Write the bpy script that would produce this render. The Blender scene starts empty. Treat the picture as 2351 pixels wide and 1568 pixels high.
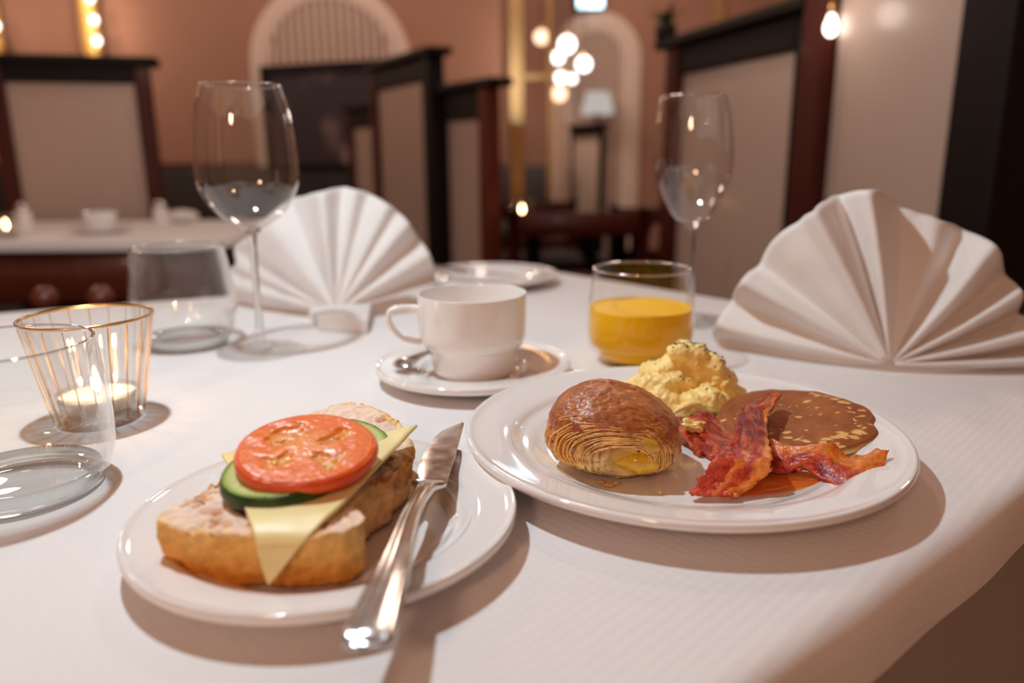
import bpy, bmesh, math, random
import numpy as np
from mathutils import Vector, Matrix
from mathutils.bvhtree import BVHTree

random.seed(7)
RNG = np.random.RandomState(11)
SC = bpy.context.scene
COL = SC.collection
TZ = 0.75                                   # height of the table top above the floor

# ------------------------------------------------------------------ camera
IW, IH, FP = 2351., 1568., 1740.
PIT, ROL, CH = 0.2433, -0.0081, 0.195       # pitch down, roll, height above the table top
_c, _s = math.cos(ROL), math.sin(ROL)
_r0 = np.array([1., 0, 0]); _u0 = np.array([0, math.sin(PIT), math.cos(PIT)])
AF = np.array([0, math.cos(PIT), -math.sin(PIT)])
AR = _c * _r0 + _s * _u0; AU = -_s * _r0 + _c * _u0
CAMP = np.array([0, 0, TZ + CH])
cam_data = bpy.data.cameras.new('camera'); cam = bpy.data.objects.new('camera', cam_data); COL.objects.link(cam)
cam.matrix_world = Matrix(((AR[0], AU[0], -AF[0], 0), (AR[1], AU[1], -AF[1], 0), (AR[2], AU[2], -AF[2], CAMP[2]), (0, 0, 0, 1)))
cam_data.sensor_width = 36; cam_data.lens = FP / IW * 36
cam_data.clip_start = 0.02; cam_data.clip_end = 60
cam_data.dof.use_dof = True; cam_data.dof.focus_distance = 0.465
cam_data.dof.aperture_fstop = 3.2; cam_data.dof.aperture_blades = 9
SC.camera = cam

def ray(x, y): return AF + AR * (x - IW / 2) / FP + AU * (IH / 2 - y) / FP
def atz(x, y, z=0.):                        # point seen at pixel x,y on the plane z above the table top
    d = ray(x, y); t = (z - CH) / d[2]; p = CAMP + d * t; return p
def at(x, y, Y):                            # point seen at pixel x,y at distance Y in front of the camera
    d = ray(x, y); return CAMP + d * (Y / d[1])

# ------------------------------------------------------------------ world, exposure, main lamp
w = bpy.data.worlds.new('world'); SC.world = w; w.use_nodes = True
w.node_tree.nodes['Background'].inputs[0].default_value = (1.0, 0.50, 0.31, 1)
w.node_tree.nodes['Background'].inputs[1].default_value = 0.24
SC.view_settings.view_transform = 'Standard'; SC.view_settings.look = 'None'
SC.view_settings.exposure = 0.0; SC.view_settings.gamma = 1.0
SC.view_settings.use_curve_mapping = False
SC.cycles.transparent_max_bounces = 40
SC.cycles.max_bounces = 12
SC.cycles.caustics_refractive = False; SC.cycles.caustics_reflective = False
SC.cycles.sample_clamp_indirect = 6.0
KEY = np.array([-0.32, 0.60, TZ + 0.80])    # the pendant lamp over the table

def point_light(name, loc, power, color, radius):
    l = bpy.data.lights.new(name, 'POINT'); l.energy = power; l.color = color; l.shadow_soft_size = radius
    o = bpy.data.objects.new(name, l); o.location = loc; COL.objects.link(o); return o
point_light('pendant_light', KEY, 21.2, (0.77, 0.92, 1.0), 0.016)
LAMPS = [(-3.2, 4.3, 2.55, 38), (-1.1, 4.4, 2.55, 20), (.9, 5.6, 2.55, 14), (2.6, 3.2, 2.55, 22), (-2.2, 2.2, 2.5, 14), (.05, 2.35, 2.5, 19)]   # unseen ceiling lamps, added to brighten the walls and screens
for _x, _y, _z, _p in LAMPS: point_light('added_ceiling_light', (_x, _y, _z), _p, (1.0, .80, .66), .11)

# ------------------------------------------------------------------ helpers
def lin(r, g, b):
    f = lambda c: (c / 255 / 12.92) if c <= 10.3 else ((c / 255 + .055) / 1.055) ** 2.4
    return (f(r), f(g), f(b))

def hash3(i, j, k, s):
    n = (i * 374761393 + j * 668265263 + k * 2147483647 + s * 974634777) & 0xffffffff
    n = ((n ^ (n >> 13)) * 1274126177) & 0xffffffff
    return ((n ^ (n >> 16)) & 0xffff) / 65535.0
def vnoise(P, s=0):
    P = np.asarray(P, float); F = np.floor(P).astype(np.int64); t = P - F; t = t * t * (3 - 2 * t)
    o = 0
    for a in (0, 1):
        for b in (0, 1):
            for c in (0, 1):
                wgt = (t[:, 0] if a else 1 - t[:, 0]) * (t[:, 1] if b else 1 - t[:, 1]) * (t[:, 2] if c else 1 - t[:, 2])
                o = o + wgt * hash3(F[:, 0] + a, F[:, 1] + b, F[:, 2] + c, s)
    return o * 2 - 1
def fbm(P, oct=4, s=0, g=.5):
    o = 0; a = 1; P = np.asarray(P, float)
    for k in range(oct):
        o = o + a * vnoise(P * (2 ** k) + 17.3 * k, s + k); a *= g
    return o
def sstep(a, b, x):
    t = np.clip((x - a) / (b - a), 0, 1); return t * t * (3 - 2 * t)
def mixc(a, b, t):
    return np.asarray(a)[None, :] * (1 - t[:, None]) + np.asarray(b)[None, :] * t[:, None] if np.ndim(a) == 1 and np.ndim(b) == 1 else \
        (np.asarray(a) * (1 - t[:, None]) + np.asarray(b) * t[:, None])

def thing(name, label, cat, loc, group=None):
    o = bpy.data.objects.new(name, None); COL.objects.link(o); o.location = Vector(loc)
    o.empty_display_size = .02
    tag(o, label, cat, group); return o
def tag(o, label=None, cat=None, group=None, kind=None):
    if label: o['label'] = label
    if cat: o['category'] = cat
    if group: o['group'] = group
    if kind: o['kind'] = kind
    return o
def world_loc(o):
    p = Vector((0, 0, 0))
    while o: p += o.location; o = o.parent
    return p
def mk(name, V, F, mat, parent=None, smooth=True, cols=None, origin=None, label=None, cat=None, group=None, kind=None, auto=None):
    V = np.asarray(V, float)
    if parent is not None: og = np.array(world_loc(parent))
    elif origin is not None: og = np.array(origin)
    else: og = np.array([(V[:, 0].min() + V[:, 0].max()) / 2, (V[:, 1].min() + V[:, 1].max()) / 2, V[:, 2].min()])
    me = bpy.data.meshes.new(name); me.from_pydata((V - og).tolist(), [], [list(map(int, f)) for f in F]); me.update()
    if cols is not None:
        at_ = me.color_attributes.new('Col', 'FLOAT_COLOR', 'POINT')
        c = np.ones((len(V), 4)); c[:, :3] = cols; at_.data.foreach_set('color', c.ravel())
    if smooth is True: me.shade_smooth()
    elif smooth: 
        me.shade_smooth(); me.set_sharp_from_angle(angle=math.radians(smooth))
    if mat: me.materials.append(mat)
    o = bpy.data.objects.new(name, me); COL.objects.link(o)
    if parent is not None: o.parent = parent
    else: o.location = Vector(og)
    tag(o, label, cat, group, kind)
    return o
def join(*vf):
    VV, FF, n = [], [], 0
    for V, F in vf:
        V = np.asarray(V, float).reshape(-1, 3); VV.append(V); FF += [[i + n for i in f] for f in F]; n += len(V)
    return np.vstack(VV), FF
def gridf(nu, nv, cu=False, cv=False):      # faces of a nu x nv vertex grid
    F = []
    for i in range(nu if cu else nu - 1):
        for j in range(nv if cv else nv - 1):
            F.append([i * nv + j, ((i + 1) % nu) * nv + j, ((i + 1) % nu) * nv + (j + 1) % nv, i * nv + (j + 1) % nv])
    return F
def lathe(prof, c, seg=64, closed=False, flute=None):
    prof = np.asarray(prof, float); n = len(prof); V = []
    for k in range(seg):
        a = 2 * math.pi * k / seg; m = 1.0 if flute is None else flute(a)
        V += [(c[0] + r * m * math.cos(a), c[1] + r * m * math.sin(a), c[2] + z) for r, z in prof]
    F = gridf(seg, n, True, closed)
    V = np.array(V)
    if not closed:                           # cap poles
        for j in (0, n - 1):
            if prof[j][0] > 1e-5: continue
    return V, F
def smoothprof(pts, n=6):                    # catmull-rom through profile points
    p = np.asarray(pts, float); out = []
    for i in range(len(p) - 1):
        p0 = p[max(i - 1, 0)]; p1 = p[i]; p2 = p[i + 1]; p3 = p[min(i + 2, len(p) - 1)]
        for k in range(n):
            t = k / n
            out.append(.5 * ((2 * p1) + (-p0 + p2) * t + (2 * p0 - 5 * p1 + 4 * p2 - p3) * t * t + (-p0 + 3 * p1 - 3 * p2 + p3) * t ** 3))
    out.append(p[-1]); return np.array(out)
def tube(path, rad, seg=10, up=(0, 0, 1), sx=1., caps=True):
    path = np.asarray(path, float); n = len(path); rad = np.broadcast_to(np.asarray(rad, float), (n,)); V = []
    for i in range(n):
        t = path[min(i + 1, n - 1)] - path[max(i - 1, 0)]; t = t / np.linalg.norm(t)
        s = np.cross(t, up); s = s / (np.linalg.norm(s) + 1e-9) if np.linalg.norm(s) > 1e-4 else np.array([1., 0, 0]); u = np.cross(s, t)
        for k in range(seg):
            a = 2 * math.pi * k / seg; V.append(path[i] + rad[i] * (math.cos(a) * s * sx + math.sin(a) * u))
    F = gridf(n, seg, False, True)
    if caps: F += [list(range(seg))[::-1], [(n - 1) * seg + k for k in range(seg)]]
    return np.array(V), F
def box(c, size, ex=(1, 0, 0), ey=None, bev=0.0):
    ex = np.asarray(ex, float); ex = ex / np.linalg.norm(ex)
    ey = np.array([-ex[1], ex[0], 0]) if ey is None else np.asarray(ey, float)
    ez = np.cross(ex, ey); c = np.asarray(c, float); h = np.asarray(size, float) / 2
    if bev <= 0:
        V = [c + sx * h[0] * ex + sy * h[1] * ey + sz * h[2] * ez for sx in (-1, 1) for sy in (-1, 1) for sz in (-1, 1)]
        return np.array(V), [[0, 1, 3, 2], [4, 6, 7, 5], [0, 4, 5, 1], [2, 3, 7, 6], [0, 2, 6, 4], [1, 5, 7, 3]]
    b = bev; ring = []
    def loop(z, ins):
        a, d = h[0] - ins, h[1] - ins
        q = [(a, d - b), (a - b, d), (-a + b, d), (-a, d - b), (-a, -d + b), (-a + b, -d), (a - b, -d), (a, -d + b)]
        return [c + x * ex + y * ey + z * ez for x, y in q]
    V = loop(-h[2], b) + loop(-h[2] + b, 0) + loop(h[2] - b, 0) + loop(h[2], b)
    F = []
    for k in range(3):
        for i in range(8): F.append([k * 8 + i, k * 8 + (i + 1) % 8, (k + 1) * 8 + (i + 1) % 8, (k + 1) * 8 + i])
    F += [[7, 6, 5, 4, 3, 2, 1, 0], [24 + i for i in range(8)]]
    return np.array(V), F
def ell(c, r, seg=16, rings=9, ex=(1, 0, 0), ey=(0, 1, 0), ez=(0, 0, 1)):
    V = []; ex, ey, ez = map(lambda q: np.asarray(q, float), (ex, ey, ez)); c = np.asarray(c, float)
    for i in range(rings):
        th = math.pi * (i + .0) / (rings - 1)
        for k in range(seg):
            a = 2 * math.pi * k / seg
            V.append(c + ex * r[0] * math.sin(th) * math.cos(a) + ey * r[1] * math.sin(th) * math.sin(a) - ez * r[2] * math.cos(th))
    return np.array(V), gridf(rings, seg, False, True)
def bevel_mod(o, w=.002, s=2):
    m = o.modifiers.new('bevel', 'BEVEL'); m.width = w; m.segments = s; m.limit_method = 'ANGLE'; return o
def copy_tree(o, parent=None, off=None):
    c = o.copy(); COL.objects.link(c); c.parent = parent
    if off is not None: c.location = o.location + Vector(off)
    for ch in list(o.children): copy_tree(ch, c)
    return c

# ------------------------------------------------------------------ materials
class N:
    def __init__(s, name):
        s.m = bpy.data.materials.new(name); s.m.use_nodes = True; s.t = s.m.node_tree; s.t.nodes.clear()
        s.out = s.t.nodes.new('ShaderNodeOutputMaterial')
    def n(s, typ, ins=None, **kw):
        nd = s.t.nodes.new(typ)
        for k, v in kw.items(): setattr(nd, k, v)
        for k, v in (ins or {}).items():
            if isinstance(v, tuple) and len(v) == 2 and hasattr(v[0], 'outputs'): s.t.links.new(v[0].outputs[v[1]], nd.inputs[k])
            else: nd.inputs[k].default_value = v
        return nd
    def done(s, nd, sock=0): s.t.links.new(nd.outputs[sock], s.out.inputs[0]); return s.m
def C4(c): return (c[0], c[1], c[2], 1.0)
def pbr(name, col, rough=.5, metal=0., coat=0., bump=0., bscale=200., var=0., vscale=30., sss=0., sssr=(.01, .005, .003), attr=False, spec=.5, stretch=None, coatr=.08, sheen=0., emit=None, estr=0., bdist=.001, rvar=0., trans=0.):
    k = N(name)
    tc = k.n('ShaderNodeTexCoord'); src = (tc, 'Object')
    if stretch: src = (k.n('ShaderNodeMapping', {'Vector': src, 'Scale': stretch}), 0)
    p = k.n('ShaderNodeBsdfPrincipled', {'Roughness': rough, 'Metallic': metal, 'Coat Weight': coat, 'Coat Roughness': coatr, 'Specular IOR Level': spec, 'Sheen Weight': sheen, 'Transmission Weight': trans})
    base = None
    if attr: base = (k.n('ShaderNodeAttribute', attribute_name='Col'), 0)
    if var > 0:
        nz = k.n('ShaderNodeTexNoise', {'Vector': src, 'Scale': vscale, 'Detail': 5.0})
        rp = k.n('ShaderNodeMapRange', {'Value': (nz, 0), 'From Min': .25, 'From Max': .75, 'To Min': 1 - var, 'To Max': 1 + var})
        vm = k.n('ShaderNodeVectorMath', {0: base if base else tuple(col), 'Scale': (rp, 0)}, operation='SCALE')
        base = (vm, 0)
        if rvar > 0:
            rr = k.n('ShaderNodeMapRange', {'Value': (nz, 0), 'From Min': .3, 'From Max': .7, 'To Min': max(rough - rvar, .02), 'To Max': rough + rvar})
            k.t.links.new(rr.outputs[0], p.inputs['Roughness'])
    if base: k.t.links.new(base[0].outputs[base[1]], p.inputs['Base Color'])
    else: p.inputs['Base Color'].default_value = C4(col)
    if bump > 0:
        bn = k.n('ShaderNodeTexNoise', {'Vector': src, 'Scale': bscale, 'Detail': 4.0})
        bp = k.n('ShaderNodeBump', {'Height': (bn, 0), 'Strength': bump, 'Distance': bdist})
        k.t.links.new(bp.outputs[0], p.inputs['Normal'])
        if coat > 0: k.t.links.new(bp.outputs[0], p.inputs['Coat Normal'])
    if sss > 0:
        p.inputs['Subsurface Weight'].default_value = sss; p.inputs['Subsurface Radius'].default_value = sssr; p.inputs['Subsurface Scale'].default_value = 1.0
    if emit: p.inputs['Emission Color'].default_value = C4(emit); p.inputs['Emission Strength'].default_value = estr
    return k.done(p)
def emission(name, col, s):
    k = N(name); return k.done(k.n('ShaderNodeEmission', {'Color': C4(col), 'Strength': s}))
def glass(name, tint=(.99, .993, .99), f0=.05, pw=4.0, refr=0.0, rough=0.0):
    k = N(name)
    lw = k.n('ShaderNodeLayerWeight', {'Blend': .5})
    p5 = k.n('ShaderNodeMath', {0: (lw, 'Facing'), 1: pw}, operation='POWER')
    fr = k.n('ShaderNodeMapRange', {'Value': (p5, 0), 'To Min': f0, 'To Max': .95})
    tr = k.n('ShaderNodeBsdfTransparent', {'Color': C4(tint)})
    gl = k.n('ShaderNodeBsdfGlossy', {'Color': (1, 1, 1, 1), 'Roughness': rough})
    body = tr
    if refr > 0:
        rf = k.n('ShaderNodeBsdfRefraction', {'Color': C4(tint), 'IOR': 1.5, 'Roughness': 0.0})
        body = k.n('ShaderNodeMixShader', {0: refr, 1: (tr, 0), 2: (rf, 0)})
    return k.done(k.n('ShaderNodeMixShader', {0: (fr, 0), 1: (body, 0), 2: (gl, 0)}))
def cloth(name, col, bump=.25, sc=1400.):
    k = N(name)
    tc = k.n('ShaderNodeTexCoord'); 
    a = k.n('ShaderNodeTexWave', {'Vector': (tc, 'Object'), 'Scale': sc / 6.28 / 3, 'Distortion': .4}, wave_type='BANDS', bands_direction='DIAGONAL')
    mp = k.n('ShaderNodeMapping', {'Vector': (tc, 'Object'), 'Rotation': (0, 0, 1.5708)})
    b = k.n('ShaderNodeTexWave', {'Vector': (mp, 0), 'Scale': sc / 6.28 / 3, 'Distortion': .4}, wave_type='BANDS', bands_direction='DIAGONAL')
    ad = k.n('ShaderNodeMath', {0: (a, 1), 1: (b, 1)}, operation='ADD')
    n2 = k.n('ShaderNodeTexNoise', {'Vector': (tc, 'Object'), 'Scale': 14.0, 'Detail': 3.0})
    b2 = k.n('ShaderNodeBump', {'Height': (n2, 0), 'Strength': .12, 'Distance': .006})
    bp = k.n('ShaderNodeBump', {'Height': (ad, 0), 'Strength': bump, 'Distance': .0004, 'Normal': (b2, 0)})
    p = k.n('ShaderNodeBsdfPrincipled', {'Base Color': C4(col), 'Roughness': .85, 'Specular IOR Level': .2, 'Sheen Weight': .15, 'Normal': (bp, 0)})
    return k.done(p)

M = {}
M['cloth'] = cloth('tablecloth_fabric', (.84, .80, .785))
M['skirt'] = cloth('underskirt_fabric', (.40, .33, .29))  # grey-brown, much darker than the tablecloth
M['napkin'] = cloth('napkin_fabric', (.82, .765, .73), .15, 1800.)
M['porcelain'] = pbr('glazed_porcelain', (.90, .865, .84), .07, coat=.6, coatr=.03, spec=.5)
M['glass'] = glass('clear_glass')
M['glass_base'] = glass('thick_glass', (.988, .994, .990), .03, 4.6, refr=.05)
M['glass_stem'] = glass('solid_glass_stem', (.96, .97, .965), .04, 3.5, refr=.62)
M['glass_wall'] = glass('tumbler_glass', (.985, .988, .985), .04, 2.7)
M['glass_heel'] = glass('heavy_glass_heel', (.95, .965, .955), .04, 3.0, refr=.45)
M['glass_thin'] = glass('thin_glass', (.995, .995, .99), .02, 5.0)
M['glass_rim'] = glass('glass_lip', (.90, .89, .88), .16, 1.7)
M['glass_ribbed'] = glass('ribbed_glass', (.98, .975, .965), .05, 2.6)
M['dullgold'] = pbr('dull_gilding', (.50, .28, .12), .6, .2)
M['gilt'] = pbr('gilded_lamp_body', (.80, .50, .16), .45, .5)
M['gold'] = pbr('gold_metal', (.72, .46, .20), .25, 1.0)
M['steel'] = pbr('polished_steel', (.62, .59, .57), .20, 1.0, var=.06, vscale=60, rvar=.05)
M['blade'] = pbr('brushed_steel', (.72, .70, .68), .20, 1.0, bump=.12, bscale=900, bdist=.0003, var=.08, vscale=80, rvar=.08)
M['juice'] = pbr('orange_juice', (1.0, .52, .004), .4, spec=.1)
M['wax'] = pbr('candle_wax', (.86, .80, .74), .4, sss=.4, sssr=(.01, .008, .006))
M['flame'] = emission('candle_flame', (1.0, .62, .28), 30.)
M['foil'] = pbr('tealight_foil', (.75, .73, .72), .3, 1.0)
M['crust'] = pbr('bread_crust', (1, 1, 1), .65, attr=True, var=.22, vscale=220, bump=.7, bscale=420, bdist=.0012, spec=.3)
M['cheese'] = pbr('yellow_cheese', lin(254, 230, 162), .42, sss=.2, sssr=(.006, .004, .002), var=.05, vscale=60, bump=.08, bscale=120)
M['tomato'] = pbr('tomato_flesh', (1, 1, 1), .30, attr=True, var=.12, vscale=260, sss=.15, sssr=(.006, .002, .001), bump=.5, bscale=420, bdist=.0008, coat=.12, coatr=.12)
M['cucumber'] = pbr('cucumber_flesh', (1, 1, 1), .3, attr=True, var=.10, vscale=150, sss=.15, sssr=(.004, .005, .002), bump=.1, bscale=200)
M['pastry'] = pbr('flaky_pastry', (1, 1, 1), .42, attr=True, var=.28, vscale=160, bump=.6, bscale=420, bdist=.0011, coat=.35, coatr=.18, stretch=(.45, 1, 1.6))
M['filling'] = pbr('fruit_custard', lin(222, 172, 20), .2, sss=.2, sssr=(.006, .004, .001), coat=.6, var=.2, vscale=200, bump=.3, bscale=260)
M['seed'] = pbr('dark_seed', lin(40, 24, 10), .5)
M['egg'] = pbr('scrambled_egg', lin(255, 224, 142), .42, sss=.15, sssr=(.006, .004, .0015), var=.10, vscale=90, bump=.6, bscale=330, bdist=.0012, coat=.15, coatr=.25)
M['pepper'] = pbr('ground_pepper', lin(70, 42, 26), .7)
M['bacon'] = pbr('fried_bacon', (1, 1, 1), .38, attr=True, var=.28, vscale=300, bump=.8, bscale=520, bdist=.0008, coat=.5, coatr=.10, sss=.12, sssr=(.004, .001, .0005), spec=.35)
M['grease'] = None
M['pancake'] = pbr('pancake_crumb', (1, 1, 1), .6, attr=True, var=.10, vscale=900, bump=.5, bscale=900, bdist=.0006, spec=.3)
M['wall'] = pbr('taupe_plaster', lin(176, 128, 106), .8, var=.04, vscale=2)
M['floor'] = pbr('dark_carpet', lin(52, 38, 34), .9, var=.2, vscale=8)
M['wood'] = pbr('dark_mahogany', lin(76, 22, 11), .5, var=.35, vscale=10, stretch=(8, 8, .8), coat=.05, spec=.3)
M['wood_black'] = pbr('black_stained_wood', lin(22, 11, 9), .55, var=.3, vscale=10, stretch=(8, 8, .8), spec=.25)
M['wood_red'] = pbr('red_brown_wood', lin(104, 44, 26), .35, var=.3, vscale=10, stretch=(8, 8, .8), coat=.3)
M['frost'] = pbr('frosted_glass', lin(204, 178, 162), .32, spec=.5, var=.04, vscale=3, coat=.25, coatr=.12)
M['frost_dark'] = pbr('dark_glass', lin(92, 80, 84), .3, spec=.4, var=.5, vscale=4)
M['arch'] = pbr('arch_paint', lin(232, 204, 186), .5)
M['slat'] = pbr('slat_gap_paint', lin(150, 112, 94), .6)  # back panel colour, stands for the dark in the gaps between slats
M['uphol'] = pbr('dark_upholstery', lin(48, 38, 36), .8, var=.2, vscale=20)
M['leaf'] = pbr('plant_leaf', lin(70, 84, 44), .5, var=.2, vscale=20)
M['bulb'] = emission('bulb_glow', (1.0, .90, .80), 6.)
M['globe'] = emission('globe_glow', (1.0, .93, .88), 5.)
M['globe_warm'] = emission('warm_globe_glow', (1.0, .66, .42), 2.6)
M['sign'] = emission('sign_glow', (.55, .80, 1.0), 5.)
M['lampblack'] = pbr('black_lamp_metal', (.02, .02, .02), .4, .6)

k = N('bacon_grease'); p = k.n('ShaderNodeBsdfPrincipled', {'Base Color': C4(lin(226, 110, 34)), 'Roughness': .06, 'Coat Weight': .5})
tr = k.n('ShaderNodeBsdfTransparent', {'Color': C4(lin(255, 190, 120))})
M['grease'] = k.done(k.n('ShaderNodeMixShader', {0: .4, 1: (tr, 0), 2: (p, 0)}))

# ================================================================== the room
def struct(name, V, F, mat, **kw): return mk(name, V, F, mat, kind='structure', smooth=False, **kw)
WY, WY2 = 5.6, 6.7
struct('floor', *box((-.6, 3.2, -.02), (9.6, 8.4, .04)), M['floor'])
xw = at(1152, 300, WY)[0]
struct('wall_back', *box(((-5.4 + xw) / 2, WY + .1, 1.6), (xw + 5.4, .2, 3.2)), M['wall'])
struct('wall_rear', *box(((xw - .8 + 4.2) / 2, WY2 + .1, 1.6), (4.2 - xw + .8, .2, 3.2)), M['wall'])
struct('wall_left', *box((-5.4, 3.2, 1.6), (.2, 8.4, 3.2)), M['wall'])
struct('wall_right', *box((4.2, 3.2, 1.6), (.2, 8.4, 3.2)), M['wall'])
struct('trim_1', *box(((-5.3 + xw) / 2, WY - .02, .86), (xw + 5.3, .04, .07)), M['wood'])

# ---- arches on the walls
def arch(name, label, pxl, pxr, apex, Yw, bw, slats, zb=0.0):
    L = at(pxl, apex + 80, Yw); Rr = at(pxr, apex + 80, Yw); cx = (L[0] + Rr[0]) / 2; R = (Rr[0] - L[0]) / 2
    ztop = at((pxl + pxr) / 2, apex, Yw)[2]; zs = ztop - R
    root = thing(name, label, 'arch', (cx, Yw, zb))
    path = [(cx - R, zb)] + [(cx - R, zb + (zs - zb) * k / 4) for k in range(1, 4)] + [(cx + R * math.cos(a), zs + R * math.sin(a)) for a in np.linspace(math.pi, 0, 33)] + [(cx + R, zb + (zs - zb) * k / 4) for k in (3, 2, 1, 0)]
    V = []; n = len(path)
    for i, (x, z) in enumerate(path):
        if z <= zs + 1e-6 and (x < cx - R + 1e-6 or x > cx + R - 1e-6): d = np.array([math.copysign(1, x - cx), 0])
        else: d = np.array([x - cx, z - zs]) / R
        for s, y in ((0, 0), (0, -.05), (-bw * .5, -.065), (-bw, -.05), (-bw, 0)): V.append((x + d[0] * s, Yw + y, z + d[1] * s))
    mk('arch_frame', V, gridf(n, 5), M['arch'], root, smooth=40)
    ri = R - bw; V = [(cx - ri, Yw - .012, zb)] + [(cx + ri * math.cos(a), Yw - .012, zs + ri * math.sin(a)) for a in np.linspace(math.pi, 0, 33)] + [(cx + ri, Yw - .012, zb)]
    V2 = V + [(x, Yw + .0, z) for x, y, z in V]; m = len(V)
    mk('back_panel', V2, [list(range(m))[::-1], list(range(m, 2 * m))] + [[i, (i + 1) % m, m + (i + 1) % m, m + i] for i in range(m)], M['slat'], root, smooth=False)
    for i in range(slats):
        x = cx - ri + (i + .5) * 2 * ri / slats; zt = zs + math.sqrt(max(ri ** 2 - (x - cx) ** 2, 0)) - .005
        mk('slat', *box((x, Yw - .03, (zb + zt) / 2), (2 * ri / slats * .5, .03, zt - zb)), M['arch'], root, smooth=False)
    return root
arch('slatted_arch', 'wide pale arch with vertical slats on the brown wall', 570, 940, -45, WY, .125, 15, .78)
arch('doorway_arch', 'narrow pale arch with slats reaching the floor behind the globe lamps', 1268, 1472, 28, WY2, .16, 9, 0.0)

# ---- gilded wall lamps
def wall_lamp(label, x0, x1, yb, Y, bulbs, ztop=2.7):
    a = at(x0, yb, Y); b = at(x1, yb, Y); cx = (a[0] + b[0]) / 2; r = (b[0] - a[0]) / 2; zb = a[2]
    root = thing('wall_lamp', label, 'lamp', (cx, Y, zb))
    th = np.linspace(math.pi, 2 * math.pi, 13)
    V = [(cx + r * math.cos(t), Y + r * .8 * math.sin(t), z) for z in (zb + .03, ztop) for t in th]
    V += [(cx + (r - .01) * math.cos(t), Y + (r - .01) * .8 * math.sin(t) , z) for z in (zb + .03, ztop) for t in th]
    F = gridf(2, 13) + [[26 + i for i in f][::-1] for f in gridf(2, 13)]
    mk('lamp_body', V, F, M['gilt'], root)
    mk('lamp_base', *lathe([(1e-4, 0), (r * 1.15, 0), (r * 1.2, .02), (r * 1.15, .05), (1e-4, .05)], (cx, Y - .02, zb), 24), M['gold'], root)
    for (bx, by) in bulbs:
        p = at(bx, by, Y - r * .8 - .05); mk('bulb', *ell(p, (.020, .020, .026)), M['bulb'], root)
        mk('socket', *lathe([(1e-4, 0), (.014, 0), (.014, .04), (1e-4, .04)], (p[0], p[1], p[2] - .06), 12), M['gold'], root)
        point_light('bulb_light', p + np.array([0, -.06, 0]), .9, (1, .78, .55), .03)
    return root
wall_lamp('gilded wall lamp with round bulbs above the wooden screen', 196, 240, 150, WY - .06, [(207, -4), (216, 46), (223, 94)])
wall_lamp('gilded wall lamp above the far end of the wooden screen', -40, 14, 130, WY - .06, [(-10, 60)])

# ---- bench along the back wall
b = thing('wall_bench', 'long dark upholstered bench along the brown wall', 'bench', (-2.2, WY - .3, 0))
mk('backrest', *box((-2.3, WY - .1, .45), (5.4, .14, .84), bev=.03), M['uphol'], b)
mk('seat', *box((-2.3, WY - .38, .42), (5.4, .5, .12), bev=.03), M['uphol'], b)
mk('plinth', *box((-2.3, WY - .34, .18), (5.4, .42, .36)), M['wood_black'], b, smooth=False)

# ---- wooden screens with frosted panes
def screen(label, a, b_, top, posts=(.07, .07), rail=.10, mat='wood_black', pmat=('wood', 'wood_black'), pane='frost', cornice=True, low=.42, base=0.0, cat='screen', ext=(0.03, 0.03), name='wooden_screen', group=None):
    a = np.array([a[0], a[1], 0.]); b_ = np.array([b_[0], b_[1], 0.]); d = b_ - a; L = np.linalg.norm(d); d = d / L; nrm = np.array([-d[1], d[0], 0])
    root = thing(name, label, cat, (*((a + b_) / 2)[:2], base), group)
    for q, pw, pm in ((a, posts[0], pmat[0]), (b_, posts[1], pmat[1])):
        bevel_mod(mk('post', *box((q[0], q[1], (base + top) / 2), (pw, pw, top - base), d), M[pm], root, smooth=False), .006)
    mid = (a + b_) / 2
    bevel_mod(mk('top_rail', *box((mid[0], mid[1], top - rail / 2), (L - posts[0] / 2 - posts[1] / 2, .05, rail), d), M[mat], root, smooth=False), .005)
    if cornice:
        e = d * (ext[1] - ext[0]) / 2
        bevel_mod(mk('cornice', *box((mid[0] + e[0], mid[1] + e[1], top + .014), (L + posts[0] + ext[0] + ext[1], max(posts) + .04, .03), d), M[mat], root, smooth=False), .006)
    bevel_mod(mk('lower_panel', *box((mid[0], mid[1], (base + low) / 2), (L - posts[0] / 2 - posts[1] / 2, .04, low - base), d), M[mat], root, smooth=False), .004)
    bevel_mod(mk('middle_rail', *box((mid[0], mid[1], low + .025), (L - posts[0] / 2 - posts[1] / 2, .05, .05), d), M[mat], root, smooth=False), .004)
    mk('glass_pane', *box((mid[0], mid[1], (low + .05 + top - rail) / 2), (L - posts[0] / 2 - posts[1] / 2, .012, top - rail - low - .05), d), M[pane], root, smooth=False)
    return root
def xy(x, y, Y): return at(x, y, Y)[:2]
zL = at(335, 152, 2.62)[2]
screen('dark wooden screen with one frosted pane behind the white side table', xy(2, 250, 2.52), xy(335, 250, 2.64), zL, (.05, .05), .055, pmat=('wood', 'wood'))
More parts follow.
